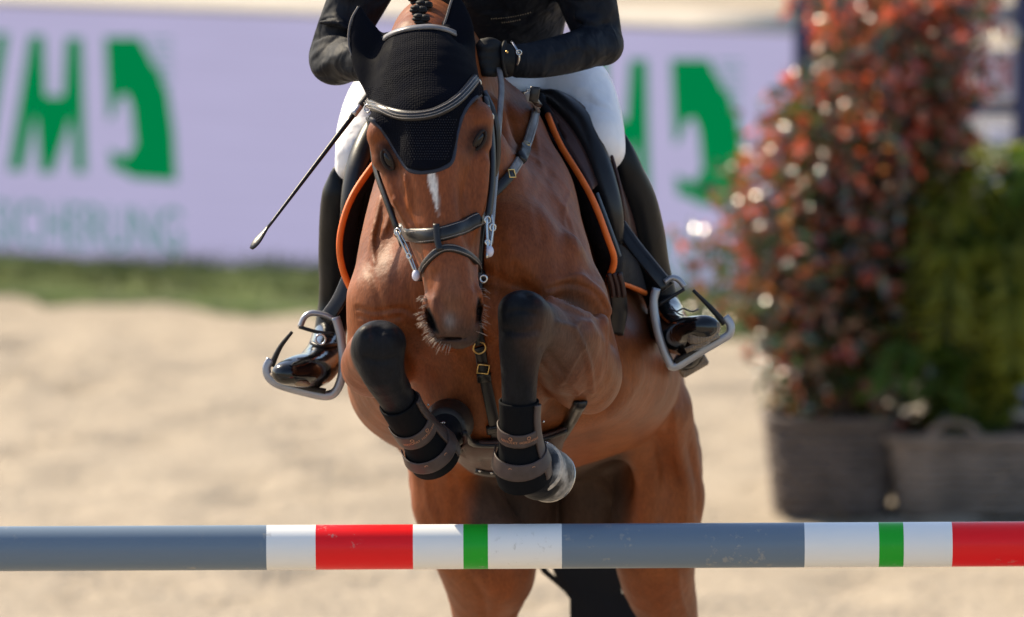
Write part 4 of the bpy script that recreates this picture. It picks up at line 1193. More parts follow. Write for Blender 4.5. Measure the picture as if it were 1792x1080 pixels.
for fr, mi, ba in ((RF, RM, RB), (LF, LM, LB)):
    P = relaxed([push(p, .012) for p in free(fr[1:], 6)]); mb = MB(); mb.tube(P, [rad(6.8)] * len(P), 12, flat=.8); mb.build('piping', M['piping'], pad)
    P = relaxed([push(p, .014) for p in free([fr[-1], mi[-1], ba[-1]], 6)]); mb = MB(); mb.tube(P, [rad(5.6)] * len(P), 12); mb.build('piping', M['piping'], pad)
    P = free(ba, 6); mb = MB(); mb.tube(P, [rad(5.6)] * len(P), 12); mb.build('piping', M['piping'], pad)
for fr, sg in ((RF, -1), (LF, 1)):
    A_ = free(fr, 6); B_ = [push(F(q[0] + sg * 24, q[1] + 4, q[2] + .10), .004) for q in cr(fr, 6)]; C_ = [push(F(q[0] + sg * 52, q[1] + 10, q[2] + .16), .0) for q in cr(fr, 6)]
    mb = MB(); mb.sheet([list(x) for x in zip(A_, relaxed(B_), relaxed(C_))], .006); mb.build('pad_shade_lining', M['padcloth'], pad)  # black sheet added so the hollow inside the piping looks shaded
# inner grey edge line beside the piping
P = free([(q[0] + 9, q[1] - 7, q[2] + .02) for q in RF[3:6]], 6); mb = MB(); mb.tube(P, rad(3), 8); mb.build('edge_cord', mat('grey_edge', (.09, .11, .13), .7), pad)

# saddle
sad = empty('saddle', F(890, 250, .9), 'dark brown jumping saddle with padded black knee rolls', 'saddle')
grid_sheet([[(930, 160, .72), (985, 172, .68), (1022, 198, .65), (1056, 250, .62), (1076, 310, .60), (1088, 370, .60), (1090, 428, .63)],
            [(935, 200, .86), (990, 225, .86), (1045, 265, .86), (1085, 320, .86), (1115, 375, .86), (1135, 425, .86), (1140, 470, .86)],
            [(930, 250, 1.08), (985, 262, 1.08), (1040, 290, 1.08), (1090, 335, 1.08), (1130, 385, 1.08), (1155, 440, 1.08), (1165, 490, 1.08)]], .010, M['leather_brown'], 'flap', sad)
grid_sheet([[(760, 178, .72), (705, 185, .68), (668, 200, .66), (640, 225, .64), (618, 270, .62), (606, 330, .60), (600, 400, .62)],
            [(770, 210, .86), (715, 225, .86), (672, 250, .86), (640, 285, .86), (618, 335, .86), (604, 390, .86), (600, 450, .86)],
            [(800, 255, 1.08), (735, 265, 1.08), (690, 290, 1.08), (655, 330, 1.08), (628, 385, 1.08), (610, 440, 1.08), (602, 490, 1.08)]], .010, M['leather_brown'], 'flap', sad)
def roll(rows, name, m):
    P = free([r[:3] for r in rows], 6); R_ = [rad(x) for x in cr([(r[3],) for r in rows], 6)[:, 0]]
    mb = MB(); mb.tube(P, R_, 16, flat=1.0); return mb.build(name, m, sad)
roll([(942, 166, .70, 10), (972, 176, .68, 20), (1006, 206, .64, 25), (1034, 258, .60, 25), (1055, 315, .57, 24), (1072, 375, .56, 20), (1080, 425, .58, 12)], 'knee_roll', M['leather'])
roll([(750, 185, .70, 10), (700, 195, .68, 18), (665, 215, .64, 22), (642, 255, .60, 24), (626, 305, .57, 24), (615, 365, .56, 20), (612, 420, .58, 12)], 'knee_roll', M['leather'])
grid_sheet([[(936, 172, .68), (960, 186, .66), (995, 222, .61), (1022, 270, .57), (1042, 325, .54)], [(944, 210, .62), (962, 228, .60), (990, 260, .56), (1014, 298, .53), (1034, 335, .5)]], .014, M['leather_brown'], 'front_panel', sad, 5, 4)
for rows in ([(932, 156, .715), (987, 166, .675), (1026, 194, .645), (1060, 247, .612), (1081, 310, .592), (1092, 370, .592), (1093, 430, .62)],
             [(758, 174, .715), (703, 180, .675), (664, 196, .655), (636, 222, .632), (614, 268, .612), (602, 330, .592), (597, 402, .612)]):
    P = free(rows, 6); mb = MB(); mb.tube(P, rad(3.2), 8); mb.build('flap_edge', M['leather_brown'], sad)
o, _, _ = sdf_obj('seat', [chain([(848, 200, .76, 70, 22), (858, 215, .87, 85, 30), (875, 240, 1.0, 105, 40), (890, 255, 1.2, 125, 34), (892, 235, 1.32, 120, 26)], k=.03, sub=3)], .008, M['leather'], sad)
o, _, _ = sdf_obj('pommel', [chain([(790, 205, .70, 18), (830, 196, .72, 20), (880, 188, .72, 20), (922, 176, .70, 18), (948, 178, .68, 16)], k=.03, sub=3)], .006, M['leather'], sad)

# stirrups and leathers
def stirrup(inner, tread, corner, arm, loop, bar, foot, lab):
    root = empty('stirrup', F(tread[1][0], tread[1][1], tread[1][2]), lab, 'stirrup', 'pair of grey stirrups')
    def rib(name, rows, wd, th, m, sub=5):
        P = free(rows, sub); cen = F(*foot); N = []
        for i, p in enumerate(P):
            T = (P[min(i + 1, len(P) - 1)] - P[max(i - 1, 0)]).normalized()
            n = (p - cen); n -= FWD * n.dot(FWD); n -= T * n.dot(T); N.append(n.normalized())
        mb = MB(); mb.ribbon(P, N, wd, th); return mb.build(name, m, root, bevel=0)
    rib('frame', inner + tread[1:] + corner[1:], .038, rad(11), M['stirrup'])
    rib('tread', [(a + (b - a) * .02, c - 3, d) for a, b, c, d in [(q[0], foot[0], q[1], q[2]) for q in tread]], .052, -rad(7), M['rubber'])
    P = free(inner, 5); 
    rib('inner_pad', inner, .030, -rad(5), M['rubber'])
    P = free(arm, 5); mb = MB(); mb.tube(P, list(np.linspace(rad(6), rad(3), len(P))), 10); mb.build('release_arm', M['rubber'], root)
    P = free(loop, 5); mb = MB(); mb.tube(P, rad(5.5), 10, flat=1.3); mb.build('eye_loop', M['stirrup'], root)
    P = free(bar, 4); mb = MB(); mb.tube(P, rad(3.4), 8); mb.build('bar', M['leather'], root)
    return root
stl = stirrup([(584, 556, .55), (592, 584, .55), (597, 620, .55), (596, 655, .55), (586, 682, .55), (570, 690, .55)],
        [(570, 690, .55), (530, 682, .55), (492, 671, .55)], [(492, 671, .55), (475, 660, .55), (470, 645, .55), (477, 630, .55)],
        [(475, 640, .54), (490, 608, .53), (511, 581, .52)], [(525, 573, .55), (533, 555, .55), (547, 548, .55), (570, 552, .55), (586, 560, .55)],
        [(523, 572, .545), (555, 581, .545), (586, 585, .545)], (535, 630, .55), 'grey stirrup with black tread below the whip, holding the polished boot')
mb = MB(); mb.torus(F(561, 594, .50), rad(9), rad(2), -FWD, 18, 6); mb.build('ring', M['metal'], stl)
strr = stirrup([(1152, 505, .55), (1147, 530, .55), (1152, 568, .55), (1162, 605, .55), (1174, 632, .55), (1182, 638, .55)],
        [(1182, 638, .55), (1225, 612, .55), (1258, 593, .55)], [(1258, 593, .55), (1273, 583, .55), (1275, 570, .55), (1266, 556, .55)],
        [(1268, 566, .54), (1243, 538, .53), (1213, 508, .52)], [(1163, 494, .55), (1176, 486, .55), (1188, 490, .55), (1198, 502, .55)],
        [(1152, 534, .545), (1178, 518, .545), (1198, 506, .545)], (1205, 570, .55), 'grey stirrup with black tread in front of the red shrub, showing the boot sole')
sll = empty('stirrup_leather', F(600, 500, .55), 'black stirrup leather hanging beside the orange piping towards the whip side', 'stirrup leather', 'pair of stirrup leathers')
fstrap(sll, 'strap', M['leather'], [(640, 420, .58), (618, 470, .56), (594, 525, .555), (568, 562, .555)], 27, .006, (-.5, -1, .1))
slr = empty('stirrup_leather', F(1140, 450, .55), 'black stirrup leather hanging down the boot towards the shrub side', 'stirrup leather', 'pair of stirrup leathers')
fstrap(slr, 'strap', M['leather'], [(1082, 390, .60), (1108, 430, .58), (1142, 472, .56), (1168, 504, .555)], 25, .006, (.4, -1, .1))
P = free([(1092, 386, .59), (1120, 424, .57), (1154, 466, .55), (1180, 496, .545)], 5); mb = MB(); mb.tube(P, rad(1.2), 6); mb.build('edge', M['leather_grey'], slr)

# tendon boots on the forelegs
def tendon_boot(rows, rr, lab, side, flip):
    C_ = cr(rows, 8); P = [F(*q[:3]) for q in C_]; n = len(P)
    root = empty('tendon_boot', P[n // 2], lab, 'horse boot', 'pair of tendon boots')
    T = []; A = []; B = []
    for i in range(n):
        t = (P[min(i + 1, n - 1)] - P[max(i - 1, 0)]).normalized(); a = -FWD; a = (a - t * a.dot(t)).normalized()
        T.append(t); A.append(a); B.append(t.cross(a))
    def pt(i, th, r, dv=0.0): 
        i = max(0, min(n - 1, i)); return P[i] + (A[i] * math.cos(th) + B[i] * math.sin(th)) * r + T[i] * dv
    R_ = [rad(q[3]) for q in C_]
    def wrap(name, i0, i1, th0, th1, off, thick, m, parent=root, curve=0.0):
        rows_ = []
        for u in np.linspace(0, 1, max(4, (i1 - i0) * 2)):
            f = i0 + (i1 - i0) * u; i = int(f); fr = f - i
            row = []
            for th in np.linspace(th0, th1, 28):
                ff = f + curve * math.cos(th); j = max(0, min(n - 2, int(ff))); q = ff - j
                row.append(pt(j, th, R_[j] + off).lerp(pt(j + 1, th, R_[j + 1] + off), q))
            rows_.append(row)
        mb = MB(); mb.sheet(rows_, thick); return mb.build(name, m, parent)
    wrap('sleeve', 2, n - 4, -math.pi, math.pi, .004, .004, M['neoprene'])
    wrap('bell_guard', int(n * .62), n - 1, -2.2, 2.2, .0055, .005, M['neoprene'], curve=1.5)
    s0, s1 = (.85, 2.7)
    wrap('shell', 3, n - 2, s0 * side if side > 0 else -s1, s1 * side if side > 0 else -s0, .0085, .005, M['strap_brown'], curve=-1.2)
    for k, f in enumerate((.30, .55)):
        i0 = int(n * f); o = wrap('strap', i0, i0 + 4 + k, -1.9, 1.9, .0095 + .003 * k, .003, M['strap_brown'], curve=1.0 + k)
        # small copper print
        t = bpy.data.curves.new('print', 'FONT'); t.body = 'KENTUCKY  HORSEWEAR'; t.align_x = 'CENTER'; t.size = .0075; t.extrude = .0001
        to = bpy.data.objects.new('print', t); C.objects.link(to); bpy.context.view_layer.update()
        me = bpy.data.meshes.new_from_object(to.evaluated_get(bpy.context.evaluated_depsgraph_get())); bpy.data.objects.remove(to)
        W = []
        for v in me.vertices:
            r = R_[i0 + 2] + .0125 + .0035 * k; th = flip * v.co.x / r
            W.append(pt(i0 + 2 + k, th, r + v.co.z, -v.co.y + .006 + (1.0 + k) * .004 * math.cos(th)))
        mobj('print', W, [tuple(p.vertices) for p in me.polygons], M['copper'], o, False)
        for th in (-.42, .42):
            mb = MB(); r = R_[i0 + 2] + .0118 + .0035 * k; c = pt(i0 + 2 + k, th, r, -.004 + (1.0 + k) * .004 * math.cos(th))
            mb.torus(c, .0036, .0008, (c - P[i0 + 2]).normalized(), 14, 5); mb.build('mark', M['copper'], o)
    for f, th in ((.32, 1.85), (.56, 1.9), (.6, 2.1)):
        mb = MB(); mb.ball(pt(int(n * f), th * side, R_[int(n * f)] + .018), .0028, n=8, m=6); mb.build('rivet', M['metal'], root)
    return root
tendon_boot([(692, 694, -.073, 31), (712, 730, -.035, 29), (738, 766, .006, 32), (754, 790, .03, 40), (762, 802, .045, 40)], 0, 'brown strapped black tendon boot on the tightly folded foreleg by the white-patched stirrup'.replace('by the white-patched stirrup', 'with hoof tucked up'), -1, -1)
tendon_boot([(908, 690, -.10, 31), (908, 735, -.083, 29), (910, 775, -.058, 32), (913, 812, -.038, 42), (918, 836, -.02, 41)], 0, 'brown strapped black tendon boot above the hoof with pale coronet', -1, -1)

# whip
wh = empty('riding_whip', F(560, 280, .2), 'thin black riding whip with flat flapper pointing down beside the rider', 'whip')
W0, W1 = (712, 78, .30), (440, 436, .18)
def wp(t): return (W0[0] + (W1[0] - W0[0]) * t, W0[1] + (W1[1] - W0[1]) * t, W0[2] + (W1[2] - W0[2]) * t)
mb = MB(); mb.tube([F(*wp(t)) for t in np.linspace(0, .34, 6)], rad(6), 12); mb.build('handle', M['rubber'], wh)
mb = MB(); mb.tube([F(*wp(t)) for t in np.linspace(.30, .345, 4)], rad(6.3), 12); mb.build('collar', mat('silver_collar', (.45, .45, .47), .35, metal=.7), wh)
mb = MB(); ts = np.linspace(.34, .9, 16); mb.tube([F(*wp(t)) for t in ts], list(np.linspace(rad(5), rad(2.6), 16)), 10); mb.build('shaft', M['leather'], wh)
ts = np.linspace(.885, 1.0, 9); mb = MB()
mb.ribbon([F(*wp(t)) for t in ts], [Vector((-.7, -.7, .5))] * 9, [rad(x) for x in (4, 6, 9, 12, 15, 17, 17, 14, 7)], .003); mb.build('flapper', M['leather'], wh)
# ------------------------------------------------------------------ rider
rider = empty('person', F(860, 200, .95), 'rider in black jacket, white breeches and tall black boots crouched over the horse', 'person')
jk, JV, JQ = sdf_obj('jacket', [
    chain([(850, 205, 1.12, 105, 75), (850, 120, 1.0, 122, 95), (860, 30, .80, 130, 100), (858, -60, .62, 150, 105), (850, -140, .50, 150, 95), (846, -190, .46, 90, 70)], k=.04, sub=4),
    chain([(720, -150, .52, 62), (662, -70, .52, 58), (618, 15, .54, 50), (586, 85, .56, 42), (584, 105, .52, 40), (625, 106, .42, 37), (680, 112, .33, 31), (700, 112, .31, 27)], k=.04, sub=4),
    chain([(975, -150, .52, 62), (1008, -70, .52, 56), (1030, 5, .54, 50), (1046, 62, .56, 42), (1044, 76, .52, 38), (1000, 92, .44, 36), (945, 104, .37, 33), (908, 107, .33, 30)], k=.04, sub=4),
    ell(585, 112, .50, 36, 30, 30, k=.03), ell(1062, 84, .53, 24, 24, 30, k=.03),
    # cloth folds
    chain([(553, 78, .505, 6), (580, 68, .475, 8), (612, 76, .45, 6)], k=.012, sub=3), chain([(550, 104, .50, 6), (572, 90, .465, 8), (604, 96, .425, 6)], k=.012, sub=3), chain([(560, 40, .50, 5), (590, 40, .48, 7), (622, 56, .48, 5)], k=.014, sub=3),
    chain([(560, 124, .49, 6), (590, 111, .435, 8), (628, 120, .395, 6)], k=.012, sub=3), chain([(1068, 60, .505, 6), (1035, 66, .47, 8), (1016, 92, .415, 6)], k=.012, sub=3), chain([(1060, 30, .50, 5), (1035, 36, .48, 7), (1010, 30, .49, 5)], k=.014, sub=3), chain([(1070, 92, .50, 5), (1046, 88, .46, 7), (1030, 108, .43, 5)], k=.012, sub=3),
    chain([(1005, 62, .42, 5), (988, 84, .385, 7), (985, 112, .395, 5)], k=.012, sub=3), chain([(962, 72, .365, 4), (950, 95, .335, 6), (955, 122, .35, 4)], k=.012, sub=3),
], .0058, M['jacket'], rider, 3)
jb = BVHTree.FromPolygons([Vector(v) for v in JV], JQ.tolist())
# small gold print across the chest
mb = MB()
for row, (n_m, w_m, y_m) in enumerate(((17, 72, 29), (9, 34, 37))):
    for i in range(n_m):
        u = (i + .5) / n_m - .5; x = 894 + u * w_m; y = y_m - u * w_m * .16 - (u * w_m) ** 2 * .002
        p, n = hit(x, y, [jb], .5, .0012); a_ = RIGHT * rng.uniform(.3, 1) + UP * rng.uniform(-1, 1)
        mb.ribbon([p - a_.normalized() * .0014, p + a_.normalized() * .0014], [n, n], .0009 + .0012 * rng.random(), .0006)
tag(mb.build('chest_print', M['gold'], jk), kind='stuff')
br_, _, _ = sdf_obj('breeches', [
    chain([(850, 150, 1.02, 110, 85), (858, 195, 1.1, 118, 80)], k=.04, sub=2),
    chain([(905, 148, 1.0, 74), (962, 138, .90, 72), (1010, 158, .80, 62), (1042, 205, .70, 47), (1058, 248, .63, 37), (1072, 285, .68, 26), (1095, 340, .75, 24)], k=.05, sub=4),
    chain([(790, 150, 1.0, 74), (720, 150, .90, 68), (665, 172, .80, 55), (632, 228, .70, 43), (619, 270, .63, 33), (608, 305, .68, 24), (598, 360, .75, 22)], k=.05, sub=4),
    ell(898, 152, .84, 52, 34, 80, k=.04),
], .0065, M['breeches'], rider)
def boot_leg(rows, foot, name):
    o, V, Q = sdf_obj('riding_boot', [chain(rows, k=.02, sub=4)], .0055, M['boot'], rider); return o
bR = boot_leg([(1091, 232, .655, 4), (1090, 250, .655, 13), (1090, 275, .665, 25), (1097, 305, .68, 31), (1113, 350, .72, 36), (1125, 410, .77, 39), (1140, 470, .82, 33), (1158, 525, .84, 29), (1166, 560, .82, 30)], None, '')
bL = boot_leg([(586, 292, .655, 4), (588, 306, .66, 12), (592, 325, .67, 23), (593, 345, .68, 31), (591, 390, .72, 33), (590, 450, .77, 33), (588, 515, .82, 30), (580, 570, .82, 29), (575, 605, .80, 30)], None, '')
fR, _, _ = sdf_obj('boot_foot', [chain([(1164, 545, .82, 32), (1174, 575, .72, 36, 36), (1194, 588, .58, 38, 34), (1215, 580, .48, 40, 28), (1233, 573, .43, 31, 22)], k=.02, sub=4),
        ell(1205, 628, .80, 30, 20, 36, k=.02, roll=28)], .005, M['boot_polish'], bR)
mb = MB(); Rm = Matrix((RIGHT * .87 + UP * .5, FWD, -RIGHT * .5 + UP * .87)).transposed()
mb.ball(F(1232, 583, .425), (rad(33), .012, rad(17)), Rm, 20, 10); mb.build('sole', M['sole'], bR)
mb = MB(); mb.sheet([[F(x, y, s_) for s_ in (.42, .62, .72)] for x, y in ((1200, 614), (1230, 600), (1258, 586))], .012); mb.build('sole_welt', M['sole'], bR)
mb = MB(); mb.box(F(1212, 638, .82), rad(28), .035, rad(14), Rm); mb.build('heel', M['sole'], bR, True, .006)
fL, _, _ = sdf_obj('boot_foot', [chain([(576, 592, .80, 31), (568, 622, .70, 34, 36), (550, 645, .58, 38, 34), (522, 650, .48, 39, 28), (500, 654, .43, 28, 20)], k=.02, sub=4)], .005, M['boot_polish'], bL)
mb = MB(); Rm2 = Matrix((RIGHT * .96 - UP * .26, FWD, RIGHT * .26 + UP * .96)).transposed()
mb.ball(F(508, 664, .45), (rad(38), .03, rad(9)), Rm2, 20, 10); mb.build('sole', M['sole'], bL)
# laces and spur strap on the boots
for pts in ([(1172, 540, .66), (1184, 545, .62), (1196, 540, .6), (1210, 545, .57), (1222, 541, .56)], [(1170, 550, .64), (1182, 552, .6), (1192, 556, .58)], [(1176, 536, .66), (1186, 548, .61), (1196, 552, .58)]):
    mb = MB(); mb.tube(free(pts, 4), rad(1.5), 6); mb.build('lace', M['leather_grey'], bR)
mb = MB(); mb.tube(free([(545, 600, .62), (560, 606, .60), (580, 604, .62), (596, 600, .68)], 4), rad(4), 8); mb.build('spur_strap', M['leather'], bL)
# gloved hands closed on the reins
def hand(cx, cy, s, sg, name):
    pr = [ell(cx + sg * 6, cy, s + .02, 30, 27, 34, k=.02, roll=sg * -8), ell(cx + sg * 28, cy + 3, s + .03, 20, 26, 28, k=.03)]
    for i in range(4):
        y = cy - 20 + i * 14; l = (0, 4, 2, -5)[i]
        pr.append(chain([(cx + sg * 4, y + 1, s - .01, 8.5), (cx - sg * (16 + l), y, s - .022, 8.5), (cx - sg * (27 + l), y + 1, s + .005, 8), (cx - sg * (22 + l), y + 2, s + .032, 7.5), (cx - sg * 6, y + 2, s + .03, 7)], k=.006, sub=3))
    pr.append(chain([(cx + sg * 14, cy - 20, s - .0, 10), (cx - sg * 2, cy - 30, s - .012, 9), (cx - sg * 18, cy - 29, s - .012, 8)], k=.008, sub=3))
    o, _, _ = sdf_obj('glove', pr, .0034, M['glove'], rider, 2); return o
gR = hand(862, 104, .30, 1, 'r'); gL = hand(704, 112, .30, -1, 'l')
mb = MB(); mb.tube(free([(884, 76, .30), (880, 88, .283), (880, 104, .278), (882, 120, .288), (886, 130, .31)], 4), rad(8), 8, flat=.5); mb.build('cuff_strap', M['glove'], gR)
mb = MB(); mb.ball(F(887, 91, .268), rad(3), n=10, m=6); mb.build('snap', M['brass'], gR)
for pts in ([(896, 73, .30), (902, 84, .285), (908, 94, .282)], [(908, 94, .282), (908, 104, .283), (904, 114, .29)]):
    mb = MB(); mb.tube(free(pts, 4), rad(2.6), 8); mb.build('wrist_buckle', M['metal'], gR)
mb = MB(); mb.torus(F(908, 92, .280), rad(4.5), rad(1.6), -FWD, 14, 6); mb.build('wrist_buckle', M['metal'], gR)
# head and helmet (above the frame)
hd, _, _ = sdf_obj('head', [
    chain([(846, -180, .46, 50), (845, -230, .38, 48), (845, -262, .33, 50)], k=.03, sub=3),
    ell(845, -300, .30, 64, 88, 80, k=.03), ell(845, -252, .26, 46, 46, 50, k=.03), ell(845, -285, .21, 10, 20, 16, k=.02, tilt=-20),
    ell(822, -302, .215, 13, 7, 8, k=.012, op='sub'), ell(868, -302, .215, 13, 7, 8, k=.012, op='sub'),
    chain([(828, -262, .222, 5, 5), (845, -260, .215, 6, 5), (862, -262, .222, 5, 5)], k=.008, sub=2),
    ell(781, -290, .32, 7, 20, 14, k=.01), ell(909, -290, .32, 7, 20, 14, k=.01)], .005, M['skin'], rider)
for x in (822, 868):
    mb = MB(); mb.ball(F(x, -302, .226), rad(9), n=12, m=8); mb.build('eye', M['eye'], hd)
he, _, _ = sdf_obj('helmet', [ell(845, -352, .33, 82, 68, 102, k=.02), ell(845, -325, .20, 62, 7, 44, k=.02, tilt=-8), ell(845, -285, .36, 66, 70, 70, k=.015, op='sub')], .006, M['boot'], rider)
mb = MB(); mb.tube(free([(784, -330, .30), (790, -270, .28), (815, -222, .25), (845, -208, .24), (875, -222, .25), (900, -270, .28), (906, -330, .30)], 4), rad(5), 8, flat=.4); mb.build('chin_strap', M['leather'], he)
# ------------------------------------------------------------------ planters, shrubs and the jump wing
wickm = mat('grey_wicker', (.20, .155, .125), .85, var=(9, .3), bump=[('noise', 120, .5, .004, (1, 1, 1))])
wickd = mat('dark_wicker', (.10, .078, .068), .85, var=(9, .3), bump=[('noise', 120, .5, .004, (1, 1, 1))])
soilm = mat('potting_soil', (.03, .022, .016), .95, var=(20, .3))
def squircle(a, n=5.0):
    c, q = abs(math.cos(a)), abs(math.sin(a)); return (c ** n + q ** n) ** (-1 / n)
def basket(cx, cy, r0, r1, h, m, lab, handles=True, ry=.8):
    root = empty('wicker_planter', (cx, cy, 0), lab, 'planter', 'wicker planters by the banner')
    rows_n = max(8, int(h / .026)); nst = 32
    def pt(a, r, z): q = squircle(a); return Vector((cx + r * q * math.cos(a), cy + r * ry * q * math.sin(a), z))
    for r in range(rows_n):                      # woven bands, alternating over and under the stakes
        mb = MB(); z = .015 + r * h / rows_n; R_ = r0 + (r1 - r0) * z / h
        pts = [pt(math.pi * k / nst, R_ + .008 * (1 if (k + r) % 2 else -1) + .003 * rng.normal(), z + .003 * rng.normal()) for k in range(nst * 2)]
        mb.tube(pts + [pts[0]], .0150, 6, caps=False, ref=(0, 0, 1), flat=.5); mb.build('weave_band', m, root)
    for k in range(nst):
        a = math.pi * 2 * (k + .5) / nst; mb = MB()
        mb.tube([pt(a, r0, .005), pt(a, r1, h)], .008, 6); mb.build('stake', m, root)
    mb = MB(); pts = [pt(a, r1 + .004, h + .005) for a in np.linspace(0, 2 * math.pi, 49)]; mb.tube(pts, .020, 8, caps=False); mb.build('rim', m, root)
    mb = MB(); pts = [(cx, cy, h - .05)] + [pt(a, r1 * .95, h - .06) for a in np.linspace(0, 6.283, 25)[:-1]]
    mb.add(pts, [(0, i + 1, (i + 1) % 24 + 1) for i in range(24)]); mb.build('soil', soilm, root)
    if handles:
        for a0 in (math.radians(-90), math.radians(90)):
            mb = MB(); c = pt(a0, r1, h) - Vector((.06, 0, 0)); tt = Vector((1, 0, 0))
            mb.tube([c + tt * (.085 * math.cos(b)) + Vector((0, 0, .075 * math.sin(b) - .01)) for b in np.linspace(0, math.pi, 12)], .013, 8); mb.build('handle', m, root)
    return root
A1 = G(1456, 903); A2 = G(1690, 906)              # front feet of the two planters
r1a = (G(1566, 903) - A1).length; r2a = (G(1840, 906) - A2).length
P1 = A1 + Vector((0, r1a * .72, 0)); P2 = A2 + Vector((.02, r2a * .72, 0))
h1 = on_plane(1456, 742, A1, Vector((0, -1, 0))).z; h2 = on_plane(1690, 772, A2, Vector((0, -1, 0))).z
basket(P1.x, P1.y, r1a * .84, r1a, h1, wickd, 'dark tapered wicker planter holding the red-leaved shrub', False)
basket(P2.x, P2.y, r2a * .80, r2a, h2, wickm, 'greyish tapered wicker planter with a loop handle and green plant')

def leaf_mat(name, col, rough=.27, trans=.4, spec=.9):
    m = mat(name, col, rough, spec=spec, var=(2.5, .35))
    n = m.node_tree.nodes; l = m.node_tree.links; b = n['Principled BSDF']
    b.inputs['IOR'].default_value = 1.75 if spec > .5 else 1.4
    t = n.new('ShaderNodeBsdfTranslucent'); t.inputs['Color'].default_value = (min(1, col[0] * 2.2), min(1, col[1] * 2.2), min(1, col[2] * 1.3), 1)
    mx = n.new('ShaderNodeMixShader'); mx.inputs[0].default_value = trans
    l.new(b.outputs[0], mx.inputs[1]); l.new(t.outputs[0], mx.inputs[2]); l.new(mx.outputs[0], n['Material Output'].inputs['Surface'])
    return m
def leaves(name, centers, dirs, length, width, m, parent, seed=1, curl=.4):
    """folded pointed leaves: 6 vertices, 4 triangles each"""
    r = np.random.default_rng(seed); n = len(centers)
    D = dirs / np.linalg.norm(dirs, axis=1)[:, None]
    A = r.normal(size=(n, 3)); S = np.cross(D, A); S /= np.linalg.norm(S, axis=1)[:, None]; N_ = np.cross(S, D)
    L_ = (length * r.uniform(.7, 1.3, n))[:, None]; W_ = (width * r.uniform(.7, 1.3, n))[:, None]
    b = centers; t = centers + D * L_ + N_ * L_ * -curl
    m1 = centers + D * L_ * .45; lft = m1 + S * W_ + N_ * W_ * .75; rgt = m1 - S * W_ + N_ * W_ * .75
    V = np.stack([b, lft, t, rgt, m1], 1).reshape(-1, 3); k = np.arange(n)[:, None] * 5
    F_ = np.concatenate([k + np.array([[0, 4, 1]]), k + np.array([[1, 4, 2]]), k + np.array([[0, 3, 4]]), k + np.array([[3, 2, 4]])])
    o = mobj(name, V, F_, m, parent, True); tag(o, kind='stuff'); return o
LR = leaf_mat('red_leaf', (.34, .06, .04)); LG = leaf_mat('dark_green_leaf', (.022, .04, .014)); LO = leaf_mat('bronze_leaf', (.15, .06, .03)); LF_ = leaf_mat('fern_leaf', (.055, .105, .02), .45, .45, .4); LY = leaf_mat('yellow_green_leaf', (.16, .17, .025), .45, .5, .4)
barkm = mat('brown_bark', (.07, .045, .03), .9, bump=[('noise', 60, .6, .01, (1, 1, .3))])
def shrub_red(c, lab):
    root = empty('photinia_shrub', (c.x, c.y, h1 - .06), lab, 'shrub'); r = np.random.default_rng(12)
    tips = []
    for i in range(34):
        a = r.uniform(0, 6.28); t = r.uniform(.15, 1) ** .6; hg = r.uniform(.40, 1.85); top = Vector((c.x - .06 + .30 * (hg - .4) / 1.4 + (.46 - .12 * hg) * t * math.cos(a) + r.normal(0, .03), c.y + .36 * t * math.sin(a), h1 + hg - .2 * t))
        b = Vector((c.x + .08 * math.cos(a), c.y + .08 * math.sin(a), h1 - .08)); mid = b.lerp(top, .5) + Vector((r.normal(0, .05), r.normal(0, .05), .06))
        P = [Vector(q) for q in cr([b, mid, top], 6)]; mb = MB(); mb.tube(P, list(np.linspace(.011, .003, len(P))), 6); mb.build('stem', barkm, root)
        for f in (.35, .5, .65, .8, .95):
            p = P[int(f * (len(P) - 1))]
            for _ in range(3):
                q = p + Vector((r.normal(0, .09), r.normal(0, .09), r.normal(.02, .08))); tips.append((q, f))
                mb = MB(); mb.tube([p, p.lerp(q, .5) + Vector((0, 0, .015)), q], [.004, .003, .0015], 5); mb.build('twig', barkm, root)
    groups = {'r': ([], []), 'g': ([], []), 'o': ([], [])}
    for q, f in tips:
        up = (q.z - h1) / 1.7
        for _ in range(22):
            d = Vector((r.normal(), r.normal(), r.normal(.35, .7))).normalized(); pos = q + Vector((r.normal(0, .045), r.normal(0, .045), r.normal(0, .045)))
            k = 'r' if r.random() < .08 + .42 * up else ('o' if r.random() < .35 else 'g')
            groups[k][0].append(pos[:]); groups[k][1].append(d[:])
    for k, m_, sd in (('r', LR, 1), ('g', LG, 2), ('o', LO, 3)):
        leaves('foliage', np.array(groups[k][0]), np.array(groups[k][1]), .066, .016, m_, root, sd)
    return root
shrub_red(P1, 'tall photinia shrub with red and bronze glossy leaves in the dark planter')
